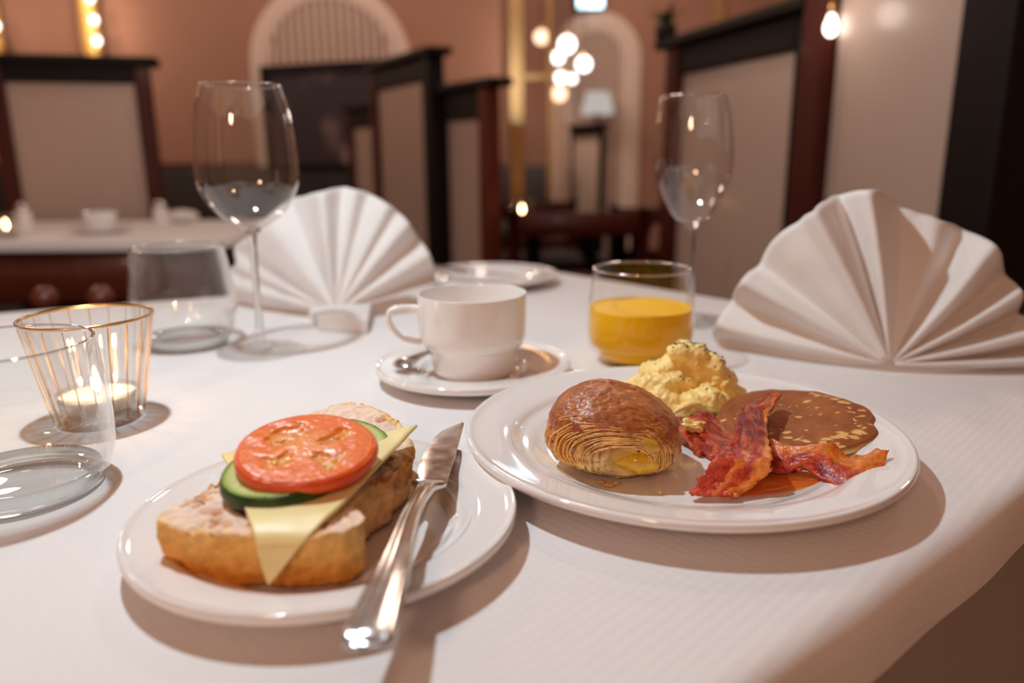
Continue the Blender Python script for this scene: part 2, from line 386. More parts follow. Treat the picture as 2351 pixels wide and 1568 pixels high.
# painting under the slatted arch
q = at(600, 140, 5.0); q2 = at(880, 150, 4.7)
pz = (q[2] + q2[2]) / 2
pic = thing('wall_painting', 'dark framed painting of pale figures below the slatted arch', 'painting', ((q[0] + q2[0]) / 2, 4.85, .8))
dd = np.array([q2[0] - q[0], q2[1] - q[1], 0]); Lp = np.linalg.norm(dd); dd /= Lp; mp_ = (q + q2) / 2
zb = at(700, 395, 4.85)[2]
k = N('painted_canvas'); tc = k.n('ShaderNodeTexCoord')
vo = k.n('ShaderNodeTexVoronoi', {'Vector': (k.n('ShaderNodeMapping', {'Vector': (tc, 'Object'), 'Scale': (1, 1, .55)}), 0), 'Scale': 7.0})
nz = k.n('ShaderNodeTexNoise', {'Vector': (tc, 'Object'), 'Scale': 3.0, 'Detail': 4.0})
f1 = k.n('ShaderNodeMapRange', {'Value': (vo, 0), 'From Min': .55, 'From Max': .2, 'To Min': 0, 'To Max': 1})
f2 = k.n('ShaderNodeMapRange', {'Value': (nz, 0), 'From Min': .45, 'From Max': .6, 'To Min': 0, 'To Max': .8})
mm = k.n('ShaderNodeMath', {0: (f1, 0), 1: (f2, 0)}, operation='MULTIPLY')
cm = k.n('ShaderNodeMix', {0: (mm, 0), 6: C4(lin(62, 52, 58)), 7: C4(lin(206, 172, 160))}, data_type='RGBA')
M['canvas'] = k.done(k.n('ShaderNodeBsdfPrincipled', {'Base Color': (cm, 2), 'Roughness': .5}))
mk('canvas', *box((mp_[0], mp_[1], (zb + pz) / 2), (Lp - .08, .02, pz - zb - .08), dd), M['canvas'], pic, smooth=False)
for s in (-1, 1):
    c = mp_ + dd * s * (Lp / 2 - .02); mk('frame_stile', *box((c[0], c[1], (zb + pz) / 2), (.05, .05, pz - zb), dd), M['wood_black'], pic, smooth=False)
    mk('frame_rail', *box((mp_[0], mp_[1], (zb + .025) if s < 0 else (pz - .025)), (Lp - .09, .05, .05), dd), M['wood_black'], pic, smooth=False)
# centre screens, stepped in height
def scr2(label, pa, pb, **kw):
    A = at(*pa); B = at(*pb); screen(label, A[:2], B[:2], B[2], **kw)
scr2('tall narrow dark screen with a pale pane at the booth corner', (862, 150, 3.9), (992, 128, 3.3), posts=(.06, .075), rail=.09, ext=(.0, .05))
scr2('low dark screen with a narrow pane beside the dark painting', (808, 262, 4.3), (892, 244, 3.95), posts=(.05, .04), rail=.09, ext=(.02, 0.))
scr2('dark screen with red-brown end post in front of the gilded stand', (1024, 212, 3.28), (1122, 200, 3.0), posts=(.03, .065), rail=.11, pmat=('wood_black', 'wood_red'), ext=(.0, .08))
# right screens
pA = xy(1556, 300, 2.62); pB = xy(1843, 300, 1.98); pC = xy(2290, 300, 1.42)
zA = at(1556, 100, 2.62)[2]; zB = at(1830, 40, 1.98)[2]
screen('dark screen with frosted pane and thick cornice behind the right wine glass', pA, (pB[0] - .0, pB[1] + .0), (zA + zB) / 2, (.075, .05), .085, pmat=('wood', 'wood_black'), ext=(.05, 0.0))
screen('tall frosted screen between a red-brown post and a black post', (pB[0] + .012, pB[1] - .075), pC, 2.15, (.085, .115), .10, pmat=('wood', 'wood_black'), cornice=False)

# ---- gilded display stand
g = at(1187, 430, 4.0); zt = 2.2
st = thing('gilded_stand', 'tall gilded open stand with crossbars beside the arch', 'stand', (g[0] + .1, 4.0, 0))
for x in (1187, 1262):
    q = at(x, 300, 4.0); wd = .075 if x == 1187 else .03
    bevel_mod(mk('upright', *box((q[0], 4.0, zt / 2), (wd, .05, zt)), M['gold'], st, smooth=False), .004)
for y in (-20, 178):
    q = at(1187, y, 4.0); q2 = at(1262, y, 4.0); bevel_mod(mk('crossbar', *box(((q[0] + q2[0]) / 2, 4.0, q[2]), (q2[0] - q[0], .04, .035)), M['gold'], st, smooth=False), .004)
for i, x in enumerate((1650, 1795)):
    q = at(x, 20, WY2 - .02); struct('trim_%d' % (i + 2), *box((q[0], WY2 - .015, 1.6), (.09, .03, 3.2)), M['dullgold'])

# ---- globe lamps
def globe(px, py, Y, rpx, mat, label, ztop=2.9):
    p = at(px, py, Y); r = rpx / FP * Y
    root = thing('globe_lamp', label, 'lamp', (p[0], p[1], p[2] - r), 'hanging globe lamps')
    mk('globe', *ell(p, (r, r, r), 24, 13), mat, root)
    mk('cap', *lathe([(1e-4, 0), (r * .45, 0), (r * .35, .03), (1e-4, .035)], (p[0], p[1], p[2] + r * .9), 16), M['gold'], root)
    mk('cord', *tube([(p[0], p[1], p[2] + r), (p[0], p[1], ztop)], .004, 6), M['lampblack'], root)
GL = [(1302, 102, 5.6, 17), (1281, 132, 5.75, 12), (1340, 147, 5.5, 15), (1287, 178, 5.9, 11), (1313, 181, 5.95, 9)]
for (gx, gy, gY, gr), gl_ in zip(GL, ('largest white globe lamp of the cluster before the narrow arch', 'medium white globe lamp between the largest and the lower globes', 'white globe lamp hanging apart from the rest of the cluster', 'low white globe lamp touching the smallest globe', 'smallest white globe lamp of the cluster before the narrow arch')):
    globe(gx, gy, gY, gr, M['globe'], gl_)
globe(1243, 85, 4.6, 15, M['globe_warm'], 'single warm orange globe lamp inside the gilded stand')
point_light('globe_light', at(1310, 140, 5.3), 14, (1, .86, .74), .12)
# standing cylinder lamp seen beside the stand
q = at(1284, 215, 4.8)
cl = thing('floor_lamp', 'slim pale column lamp standing beside the gilded stand', 'lamp', (q[0], q[1], 0))
mk('column', *lathe([(1e-4, 0), (.05, 0), (.05, q[2] - .05), (1e-4, q[2] - .05)], (q[0], q[1], 0), 24), M['arch'], cl)
mk('globe', *ell((q[0], q[1], q[2]), (.045, .045, .045)), M['globe_warm'], cl)
# lit sign
q = at(1356, -4, WY2 - .12)
sg = thing('lit_sign', 'blue-white lit sign above the narrow arch', 'sign', (q[0], q[1], q[2] - .1))
mk('sign_face', *box((q[0], q[1], q[2]), (.20, .02, .14), bev=.006), M['sign'], sg)
mk('sign_box', *box((q[0], q[1] + .05, q[2]), (.215, .08, .155), bev=.006), M['lampblack'], sg)
# bright lamp shade inside the arch
q = at(1372, 240, 6.1)
wl = thing('table_lamp', 'pale lit lamp shade on a thin stem inside the narrow arch', 'lamp', (q[0], q[1], 0))
mk('shade', *lathe([(.13, -.07), (.09, .09), (.085, .09), (.125, -.07)], (q[0], q[1], q[2]), 24, True), emission('shade_glow', (1, .90, .82), .5), wl)
mk('stem', *tube([(q[0], q[1], 0.02), (q[0], q[1], q[2] + .05)], .012, 8), M['lampblack'], wl)
mk('foot', *lathe([(1e-4, 0), (.1, 0), (.1, .02), (1e-4, .025)], (q[0], q[1], 0), 20), M['lampblack'], wl)
scr2('small dark screen with a frosted pane inside the narrow arch', (1316, 300, 5.6), (1384, 292, 5.2), posts=(.04, .04), rail=.05, ext=(.0, .0))
# hanging filament bulb by the tall screen
q = at(1906, 58, 1.86)
hb = thing('hanging_bulb', 'small pear-shaped bulb hanging beside the red-brown post', 'lamp', (q[0], q[1], q[2] - .03))
mk('bulb', *lathe(smoothprof([(1e-4, -.026), (.012, -.02), (.016, -.006), (.011, .014), (.006, .026), (1e-4, .028)]), q, 20), M['bulb'], hb)
mk('socket', *lathe([(1e-4, 0), (.008, 0), (.009, .035), (1e-4, .037)], q + np.array([0, 0, .022]), 14), M['gold'], hb)
mk('cord', *tube([q + np.array([0, 0, .05]), q + np.array([0, 0, 1.2])], .003, 6), M['gold'], hb)
point_light('hanging_bulb_light', q + np.array([-.07, -.07, .02]), .3, (1, .86, .76), .03)
# plant on the right screen
q = at(1528, 98, 2.66)
pl = thing('potted_plant', 'small leafy plant standing on the cornice of the right screen', 'plant', (q[0], q[1], q[2] + .0))
mk('pot', *lathe([(1e-4, 0), (.03, 0), (.038, .05), (.034, .05), (.03, .04), (1e-4, .04)], q + np.array([0, 0, .002]), 20), M['wood_black'], pl)
for i in range(11):
    a = i * 2.4; h = .07 + .05 * random.random(); o = .035 + .05 * random.random(); base = q + np.array([0, 0, .04])
    d = np.array([math.cos(a), math.sin(a), 0]); s = np.array([-d[1], d[0], 0]); V = []
    for j in range(7):
        t = j / 6; c = base + d * o * t ** 1.3 + np.array([0, 0, h * (t - .35 * t * t)]); wd = .012 * math.sin(math.pi * min(t * .9 + .1, 1)) + .0005
        V += [c - s * wd, c + np.array([0, 0, -.003]), c + s * wd]
    mk('leaf', V, gridf(7, 3), M['leaf'], pl)

# ================================================================== far furniture
def chair(label, cx, cy, rz, mat='wood_red', finial=False, h=.92, group=None):
    root = thing('wooden_chair', label, 'chair', (cx, cy, 0), group); R = Matrix.Rotation(rz, 3, 'Z')
    f = lambda x, y, z: np.array([cx, cy, 0]) + np.array(R @ Vector((x, y, z)))
    for sx in (-1, 1):
        mk('leg', *tube([f(sx * .19, -.19, 0), f(sx * .19, -.19, .44)], (.015, .02), 8), M[mat], root)
        mk('back_post', *tube([f(sx * .19, .19, 0), f(sx * .19, .2, .45), f(sx * .195, .24, h)], (.016, .02, .018), 8), M[mat], root)
        if finial: mk('finial', *ell(f(sx * .051, .238, h + .014), (.024, .024, .024)), M['wood_red'], root)
    e = f(1, 0, 0) - f(0, 0, 0)
    mk('seat', *box(f(0, 0, .455), (.43, .42, .05), e, bev=.015), M['uphol'], root)
    for z, hh in ((h - .05, .07), (h - .22, .05), (h - .36, .05)): mk('back_rail', *box(f(0, .235 - (h - z) * .05, z), (.37, .022, hh), e, bev=.006), M[mat], root)
    return root
# left side table
lt = thing('side_table', 'white clothed side table in front of the wooden screen', 'table', (-1.36, 2.10, 0))
def rr(cx, cy, hx, hy, r, n=8):
    P = []
    for sx, sy, a0 in ((1, 1, 0), (-1, 1, 90), (-1, -1, 180), (1, -1, 270)):
        for k in range(n + 1):
            a = math.radians(a0 + 90 * k / n); P.append((cx + sx * (hx - r) + r * math.cos(a), cy + sy * (hy - r) + r * math.sin(a)))
    return P
P = rr(-1.36, 2.10, .68, .30, .12); V = []; n = len(P)
for off, z in ((-.012, 0), (-.004, -.003), (0, -.012), (.003, -.022)):
    for i, (x, y) in enumerate(P):
        dx, dy = x + 1.36, y - 2.10; l = math.hypot(dx, dy); V.append((x + off * dx / l, y + off * dy / l, TZ + z + .006 * math.sin(i * 1.3) * (z < -.03)))
mk('cloth_top', V, [list(range(n))] + gridf(4, n, False, True), M['cloth'], lt, smooth=40)
mk('apron', *box((-1.36, 2.10, TZ - .085), (1.22, .48, .15), bev=.01), M['wood_red'], lt)
for sx in (-1, 1):
    for sy in (-1, 1): mk('leg', *tube([(-1.36 + sx * .56, 2.10 + sy * .2, 0), (-1.36 + sx * .56, 2.10 + sy * .2, TZ - .02)], .03, 8), M['wood'], lt)
cA = at(165, 677, 1.36)
chair('dark wooden chair with two round knobs before the white side table', cA[0], 1.36 + .24, math.pi, 'wood', True, cA[2] - .022)
# centre dark table with chairs
q = at(1275, 497, 3.0) + np.array([.05, 0, 0])
ct = thing('dark_table', 'dark wooden table standing past the centre screens', 'table', (q[0], 3.0, 0))
mk('top', *box((q[0] + .05, 3.0, q[2] - .02), (.48, .5, .035), bev=.008), M['uphol'], ct)
for sx in (-1, 1):
    for sy in (-1, 1): mk('leg', *tube([(q[0] + .05 + sx * .19, 3 + sy * .2, 0), (q[0] + .05 + sx * .19, 3 + sy * .2, q[2] - .03)], .025, 8), M['wood_black'], ct)
chair('red-brown wooden chair at the near side of the dark table', at(1318, 500, 2.45)[0], 2.5 - .0, math.pi, 'wood', False, at(1318, 503, 2.45)[2] + .05)
chair('red-brown wooden chair at the far side of the dark table', at(1228, 460, 3.8)[0], 3.62, 0, 'wood', False, at(1228, 455, 3.86)[2])
chair('wooden chair beside the left post of the right screen', at(1512, 470, 3.3)[0], 3.5, math.pi, 'wood', False, at(1505, 468, 3.26)[2])

def tealight(label, c, mat_fl='flame', s=1., group=None):
    root = thing('tealight_glass', label, 'candle', c, group)
    mk('glass_cup', *lathe(np.array([(1e-4, 0), (.026, 0), (.033, .06), (.031, .06), (.0245, .004), (1e-4, .004)]) * s, c, 24), M['glass_ribbed'], root)
    mk('wax', *lathe(np.array([(1e-4, .004), (.022, .004), (.024, .02), (1e-4, .02)]) * s, c, 20), M['wax'], root)
    mk('flame', *lathe(smoothprof(np.array([(1e-4, .022), (.004, .028), (.0035, .036), (1e-4, .046)]) * s), c, 12), M[mat_fl], root)
q = at(1147, 447, 3.0); tealight('lit tealight glass on the dark table', (q[0] + .085, 2.85, at(1260, 497, 3.0)[2] - .002), s=1.3)
q = atz(18, 545); tealight('lit tealight glass at the end of the white side table', (q[0], q[1], TZ))
# things on the side table
for px, lab, hh in ((60, 'clear shaker with domed cap beside the side table tealight', .075), (372, 'small shaker at the back end of the side table', .07)):
    q = atz(px, 530 if px < 100 else 517); c = (q[0], q[1], TZ)
    s_ = thing('salt_shaker', lab, 'shaker', c)
    mk('body', *lathe(smoothprof([(1e-4, 0), (.02, 0), (.022, .02), (.017, hh * .75), (1e-4, hh * .76)]), c, 20), M['porcelain'], s_)
    mk('cap', *lathe(smoothprof([(.018, hh * .74), (.018, hh * .85), (.010, hh), (1e-4, hh * 1.02)]), c, 20), M['steel'], s_)
q = atz(235, 535); c = (q[0], q[1], TZ)
s_ = thing('cup_on_saucer', 'white cup on a saucer on the side table', 'cup', c)
mk('saucer', *lathe([(1e-4, .002), (.04, .002), (.075, .014), (.075, .017), (.04, .006), (1e-4, .006)], c, 32), M['porcelain'], s_)
mk('cup', *lathe([(1e-4, .007), (.025, .007), (.038, .03), (.042, .055), (.039, .055), (.034, .03), (1e-4, .012)], c, 32), M['porcelain'], s_)
q = atz(420, 512); c = np.array([q[0], q[1], TZ])
mk('folded_napkin', *ell(c + np.array([0, 0, .02]), (.05, .03, .02), 20, 9), M['napkin'], label='rolled white napkin lying at the back of the side table', cat='napkin')

# ================================================================== the laid table
def rounded(poly, r, n=8):
    P = []; m = len(poly)
    for i in range(m):
        p = np.array(poly[i]); a = np.array(poly[i - 1]) - p; b = np.array(poly[(i + 1) % m]) - p
        a = a / np.linalg.norm(a); b = b / np.linalg.norm(b); ang = math.acos(np.clip(a @ b, -1, 1)); t = r / math.tan(ang / 2)
        p0, p1 = p + a * t, p + b * t
        c = p + (a + b) / np.linalg.norm(a + b) * r / math.sin(ang / 2)
        a0 = math.atan2(*(p0 - c)[::-1]); a1 = math.atan2(*(p1 - c)[::-1]); da = (a1 - a0 + math.pi) % (2 * math.pi) - math.pi
        for k in range(n + 1): P.append(c + r * np.array([math.cos(a0 + da * k / n), math.sin(a0 + da * k / n)]))
    out = []
    for i in range(len(P)):                 # subdivide the straight sides
        q = P[(i + 1) % len(P)]; l = np.linalg.norm(q - P[i]); kk = max(1, int(l / .02))
        for j in range(kk): out.append(P[i] + (q - P[i]) * j / kk)
    return np.array(out)
TP = [(-.30, -.065), (.60, .652), (.074, 1.292), (-1.0, .824)]
OUT = rounded(TP, .05); n = len(OUT)
tng = np.roll(OUT, -1, 0) - np.roll(OUT, 1, 0); tng /= np.linalg.norm(tng, axis=1)[:, None]; NR = np.stack([tng[:, 1], -tng[:, 0]], 1)
arc = np.arange(n) * .02
V = []; rings = [(-.014, 0), (-.008, -.0008), (-.003, -.003), (.001, -.008), (.004, -.016), (.006, -.036), (.0035, -.036)]
for o_, z in rings:
    wv = .0012 * np.sin(arc * 19) + .001 * np.sin(arc * 47 + 1)
    for i in range(n):
        q = OUT[i] + NR[i] * (o_ + (wv[i] if z < -.01 else 0)); V.append((q[0], q[1], TZ + z))
mk('tablecloth', V, [list(range(n))] + gridf(len(rings), n, False, True), M['cloth'], smooth=35, origin=(0, .6, TZ), label='white cloth laid over the breakfast table top', cat='tablecloth')
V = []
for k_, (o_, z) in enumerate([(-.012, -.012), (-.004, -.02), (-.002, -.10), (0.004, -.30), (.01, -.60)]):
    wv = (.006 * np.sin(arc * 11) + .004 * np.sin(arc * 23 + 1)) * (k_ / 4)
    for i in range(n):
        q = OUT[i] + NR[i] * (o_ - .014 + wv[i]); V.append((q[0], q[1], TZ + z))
tb = thing('breakfast_table', 'breakfast table with a hanging underskirt darker than its cloth', 'table', (0, .6, 0))
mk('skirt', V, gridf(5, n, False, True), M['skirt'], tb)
mk('table_board', np.vstack([np.c_[OUT * .98 + np.array([0, .012]), np.full(n, TZ - .03)], np.c_[OUT * .98 + np.array([0, .012]), np.full(n, TZ - .003)]]), [list(range(n))[::-1], [n + i for i in range(n)]] + gridf(2, n, False, True), M['wood'], tb, smooth=False)
mk('pedestal', *lathe([(1e-4, 0), (.26, 0), (.25, .03), (.06, .06), (.05, TZ - .05), (.2, TZ - .03)], (-.05, .62, 0), 32), M['wood'], tb)

# ---- plates
def plate(c, R, zr, well, label, name='dinner_plate', cat='plate'):
    w_ = well
    prof = [(1e-4, .0045), (w_ * .5, .0042), (w_ * .86, .0048), (w_ * .96, .0065), (w_ * 1.04, .0095), (w_ * 1.12, .0115), (R * .8, .0115 + (zr - .0115) * .45), (R * .94, zr - .0022), (R * .985, zr - .0002), (R, zr - .0012), (R * 1.0, zr - .004), (R * .97, zr - .0062), (R * .8, .0085), (w_ * 1.0, .0035), (w_ * .93, .0002), (w_ * .88, .0002), (w_ * .84, .0025), (1e-4, .0022)]
    return mk(name, *lathe(smoothprof(prof, 5), c, 128), M['porcelain'], label=label, cat=cat, origin=c)
BP = np.array([.1094, .4699, TZ]); SP = np.array([-.097, .364, TZ]); SA = np.array([-.0345, .651, TZ])
plate(BP, .140, .022, .094, 'large white plate carrying the pastry, egg, bacon and pancake')
plate(SP, .0986, .018, .066, 'small white plate carrying the open sandwich', 'side_plate')
plate(SA, .0865, .0165, .045, 'white saucer under the coffee cup', 'saucer', 'saucer')
RPc = np.array([-.035, 1.152, TZ])
plate(RPc, .105, .019, .07, 'white plate at the far corner of the table', 'side_plate')
WZ = TZ + .0048; WS = TZ + .0048            # floors of the wells

# ---- cup
cup = thing('coffee_cup', 'empty white stackable coffee cup on its saucer', 'cup', (SA[0], SA[1], TZ + .0048))
cp = smoothprof([(1e-4, .002), (.030, .002), (.0335, .003), (.0365, .009), (.0385, .020), (.0392, .0245), (.0405, .0262), (.0445, .0285), (.0468, .036), (.0474, .050), (.0476, .071), (.0470, .0728), (.0458, .0715), (.0452, .055), (.044, .038), (.038, .027), (.035, .012), (.028, .007), (1e-4, .0065)], 5)
mk('cup_body', *lathe(cp, (SA[0], SA[1], TZ + .0045), 96), M['porcelain'], cup)
hd = np.array([-.985, -.17, 0]); hd /= np.linalg.norm(hd); c0 = np.array([SA[0], SA[1], TZ + .0045])
pts = smoothprof([hd * .0455 + np.array([0, 0, .061]), hd * .058 + np.array([0, 0, .0625]), hd * .070 + np.array([0, 0, .0605]), hd * .0725 + np.array([0, 0, .053]), hd * .069 + np.array([0, 0, .043]), hd * .060 + np.array([0, 0, .035]), hd * .0455 + np.array([0, 0, .031])], 6) + c0
mk('handle', *tube(pts, np.linspace(.0042, .0042, len(pts)), 12, up=(-hd[1], hd[0], 0), sx=.62), M['porcelain'], cup)
# ---- teaspoon on the saucer
e0 = atz(914, 846, .0185); e1 = atz(1105, 772, .0185); d = e1 - e0; d[2] = 0; L = np.linalg.norm(d); d /= L; s = np.array([-d[1], d[0], 0]); V = []
ks = np.linspace(0, 1, 40); L = .125
for t in ks:
    wd = np.interp(t, [0, .02, .08, .2, .35, .62, .70, .80, .92, .98, 1], [.001, .0085, .0105, .006, .0032, .003, .007, .0135, .0125, .006, .001])
    zz = .0008 * math.sin(t * 6) + np.interp(t, [0, .1, .6, .72, .85, 1], [.0, .0035, .003, -.001, -.004, .002])
    dish = np.interp(t, [0, .66, .82, 1], [0, 0, .004, 0])
    for v in np.linspace(-1, 1, 9): V.append(e0 + d * L * t + s * wd * v + np.array([0, 0, zz - dish * (1 - v * v) + .0015 * (1 - v * v) * (t < .6)]))
sp = mk('teaspoon', V, gridf(40, 9), M['steel'], label='small steel teaspoon lying on the saucer behind the cup', cat='spoon')
sm = sp.modifiers.new('s', 'SOLIDIFY'); sm.thickness = .0012; sm.offset = 0

# ---- table knives
def knife(p_tip, p_sh, p_end, label, zup=.0, wb=.0115, up=np.array([0, 0, 1.])):
    root = thing('table_knife', label, 'knife', tuple((p_tip + p_end) / 2 - np.array([0, 0, .003])))
    d = p_sh - p_tip; Lb = np.linalg.norm(d); d /= Lb; s = np.cross(up, d); s /= np.linalg.norm(s); u = np.cross(d, s)
    V = []                                   # blade: straight spine (+s side is the cutting edge)
    T = np.linspace(0, 1, 30)
    for t in T:
        x = t * Lb
        edge = -wb * np.interp(t, [0, .03, .08, .16, .27, .5, .75, 1], [.0, .22, .46, .72, .86, .92, .78, .50])
        spine = wb * np.interp(t, [0, .03, .25, .5, 1], [.0, .06, .21, .36, .62])
        c = p_tip + d * x
        for v, th in ((0, .0006), (.35, .0011), (.8, .0009), (1, .0002)): V.append(c + s * (spine + (edge - spine) * v) + u * th)
        for v, th in ((1, -.0002), (.8, -.0009), (.35, -.0011), (0, -.0006)): V.append(c + s * (spine + (edge - spine) * v) + u * th)
    mk('blade', V, gridf(30, 8, False, True) + [list(range(8))[::-1], [29 * 8 + i for i in range(8)]], M['blade'], root, smooth=30)
    dh = p_end - p_sh; Lh = np.linalg.norm(dh); V = []; n_ = 44
    mids = smoothprof([p_sh - d * .002, p_sh + d * Lh * .3 * .5 + dh / Lh * Lh * .3 * .5 + np.array([0, 0, .002]), p_sh + dh * .66 + np.array([0, 0, .0025]), p_end], 15)
    m_ = len(mids)
    for i in range(m_):
        t = i / (m_ - 1); tg = mids[min(i + 1, m_ - 1)] - mids[max(i - 1, 0)]; tg /= np.linalg.norm(tg); sh = np.cross(up, tg); sh /= np.linalg.norm(sh); uh = np.cross(tg, sh)
        wd = np.interp(t, [0, .03, .07, .2, .5, .75, .9, .96, .99, 1], [.0095, .0098, .0052, .0042, .0058, .0082, .0098, .0096, .0072, .002])
        th = np.interp(t, [0, .05, .1, .3, .7, .95, 1], [.0018, .0025, .0042, .0042, .0042, .0040, .001])
        for k_ in range(20):
            a = 2 * math.pi * k_ / 20; ca, sa = math.cos(a), math.sin(a)
            rx = math.copysign(abs(ca) ** .75, ca) * wd; rz = math.copysign(abs(sa) ** .5, sa) * th
            if sa > 0 and t > .1: rz -= th * .36 * math.exp(-((abs(ca) - .45) / .16) ** 2)     # two grooves along the handle
            V.append(mids[i] + sh * rx + uh * rz)
    mk('handle', V, gridf(m_, 20, False, True) + [list(range(20))[::-1], [(m_ - 1) * 20 + i for i in range(20)]], M['steel'], root)
    return root
knife(atz(1064, 972, .0215), atz(984, 1112, .0225), atz(838, 1492, .0265), 'steel table knife resting across the small plate', wb=.0150)
a_ = RPc + np.array([-.135, .05, .021]); b_ = RPc + np.array([.045, -.05, .021])
knife(b_, b_ + (a_ - b_) * .45, a_, 'steel table knife lying on the far plate', wb=.008)

# ---- glasses
def torus(c, R, z, r, n=96, m=8):
    return np.array([(c[0] + (R + r * math.cos(b)) * math.cos(a), c[1] + (R + r * math.cos(b)) * math.sin(a), c[2] + z + r * math.sin(b)) for a in np.linspace(0, 2 * math.pi, n, endpoint=False) for b in np.linspace(0, 2 * math.pi, m, endpoint=False)]), gridf(n, m, True, True)
def tumbler(c, label, h, rm, rr_, rb, juice=None):
    root = thing('water_glass' if juice is None else 'juice_glass', label, 'glass', c)
    o = smoothprof([(rb * .80, 0.0004), (rb * .93, .0010), (rb, .005), (rm * .955, h * .19), (rm, h * .38), (rm * .985, h * .58), ((rm + rr_) / 2 - .0002, h * .80), (rr_, h * .993)], 6)
    t = .0014
    lip = np.array([(rr_ - .0002, h), (rr_ - .0008, h * 1.003), (rr_ - t, h * .995)])
    i_ = smoothprof([(rr_ - t, h * .99), ((rm + rr_) / 2 - t, h * .80), (rm * .985 - t, h * .58), (rm - t, h * .38), (rm * .955 - t * 1.4, h * .20), (rb - .004, .0105), (rb * .80, .0080)], 6)
    gw = mk('glass_wall', *lathe(np.vstack([o[5:], lip, i_[:-5]]), c, 96), M['glass_wall' if juice is None else 'glass_thin'], root)
    mk('lip', *torus(c, rr_ - t / 2, h, .00095), M['glass_rim'], gw)
    gb = mk('glass_base', *lathe(np.vstack([[(1e-4, .0012)], [(rb * .7, .0010)], o[:1], i_[-1:], [(rb * .6, .0074)], [(1e-4, .0072)]]), c, 96), M['glass_base' if juice is None else 'glass_thin'], root)
    mk('heel', *lathe(np.vstack([o[:9], i_[-8:]]), c, 96), M['glass_heel' if juice is None else 'glass_thin'], gb)
    if juice:
        z = juice; prof = [(1e-4, .0035), (rb * .8, .0037), (rb * .93, .0052), (rb * .99, .0078)] + [(max(r - .0004, 1e-4), zz) for r, zz in i_[::-1] if zz < z and zz > .0115]
        rs = np.interp(z, i_[::-1][:, 1], i_[::-1][:, 0]) - .0004
        prof += [(rs, z), (rs - .0012, z - .0009), (rs * .9, z - .0011), (1e-4, z - .0011)]
        mk('orange_juice', *lathe(prof, c, 96), M['juice'], root)
    return root
tumbler((-.297, .424, TZ), 'empty stemless water glass in front of the ribbed candle glass', .091, .0545, .050, .047)
tumbler((-.346, .786, TZ), 'empty stemless water glass beside the left wine glass', .1037, .0525, .0452, .0430)
tumbler((.1222, .705, TZ), 'stemless glass half full of orange juice behind the large plate', .0895, .0510, .0455, .0385, .0535)

def wine(c, label, foot, stem, bowl, tilt=0):
    root = thing('wine_glass', label, 'glass', c, None); zb, zm, rm_, zr, rr_ = bowl
    mk('foot', *lathe(smoothprof([(1e-4, .0008), (foot * .9, .0004), (foot, .0010), (foot * .985, .0022), (foot * .6, .0035), (.010, .0065), (.0052, .013), (.0042, .022)], 5), c, 72), M['glass_base'], root)
    mk('stem', *lathe(smoothprof([(.0042, .022), (.0036, .045), (.0036, stem * .8), (.0046, stem), (.0075, zb - .001), (.010, zb + .0035)], 6), c, 40), M['glass_stem'], root)
    H = zr - zb
    o = smoothprof([(.010, zb + .0035), (.020, zb + .0085), (rm_ * .70, zb + (zm - zb) * .36), (rm_ * .93, zb + (zm - zb) * .70), (rm_, zm), (rm_ * .985, zm + (zr - zm) * .3), (rm_ * .91, zm + (zr - zm) * .68), (rr_, zr)], 8)
    t = .0010
    i_ = o[::-1].copy(); i_[:, 0] = np.maximum(i_[:, 0] - t, 1e-4)
    i_ = np.vstack([i_[:-3], [(.006, zb + .0062), (1e-4, zb + .0058)]])
    bw = mk('bowl', *lathe(np.vstack([o, [(rr_ - t * .5, zr + .0006)], i_]), c, 96), M['glass'], root)
    mk('lip', *torus(c, rr_ - t / 2, zr, .0007), M['glass_rim'], bw)
    root.rotation_euler = (0, tilt, 0)
    return root
q = atz(600, 806); wine(q, 'tall empty wine glass in front of the left napkin fan', .0425, .1175, (.122, .177, .0482, .2597, .0366), .012)
q = atz(1586, 738); wine(q, 'tall empty wine glass behind the orange juice', .0415, .108, (.113, .186, .0448, .2555, .0356), -.035)

# ---- ribbed candle glass
cc = np.array([-.315, .5497, TZ]); NR_ = 20
cg = thing('candle_glass', 'ribbed clear candle glass with gilded rim and lines', 'candle', cc)
fl = lambda a: 1 + .012 * math.cos(a * NR_)
prof = [(1e-4, .0015), (.028, .0010), (.0310, .0020), (.0318, .006), (.0450, .0795), (.0446, .0808), (.0432, .0795), (.0300, .010), (.0280, .0075), (1e-4, .0070)]
mk('glass_body', *lathe(prof, cc, NR_ * 10, flute=fl), M['glass_ribbed'], cg, smooth=50)
ph = np.linspace(0, 2 * math.pi, 97)[:-1]; V = []
for a in ph:
    for k_ in range(8):
        b = 2 * math.pi * k_ / 8; r = .0444 + .0013 * math.cos(b); V.append((cc[0] + r * math.cos(a), cc[1] + r * math.sin(a), cc[2] + .0803 + .0013 * math.sin(b)))
mk('gilded_rim', V, gridf(96, 8, True, True), M['gold'], cg, label='gilded rim')
for k_ in range(NR_):
    a = 2 * math.pi * (k_ + .5) / NR_; d = np.array([math.cos(a), math.sin(a), 0])
    pth = [cc + d * (.0318 * .990 + .0002) + np.array([0, 0, .006]), cc + d * (.0450 * .990 + .0003) + np.array([0, 0, .0785])]
    mk('gilded_line', *tube(pth, .00042, 6), M['gold'], cg)
tl = thing('tealight', 'lit tealight candle inside the ribbed glass', 'candle', cc + np.array([0, 0, .0078]))
mk('clear_cup', *lathe([(1e-4, .0078), (.0255, .0080), (.0285, .0235), (.0281, .0235), (.0250, .0086), (1e-4, .0085)], cc, 40), M['glass_ribbed'], tl)
mk('wax', *lathe([(1e-4, .0088), (.0246, .0088), (.0272, .0205), (.025, .0199), (1e-4, .0196)], cc, 40), M['wax'], tl)
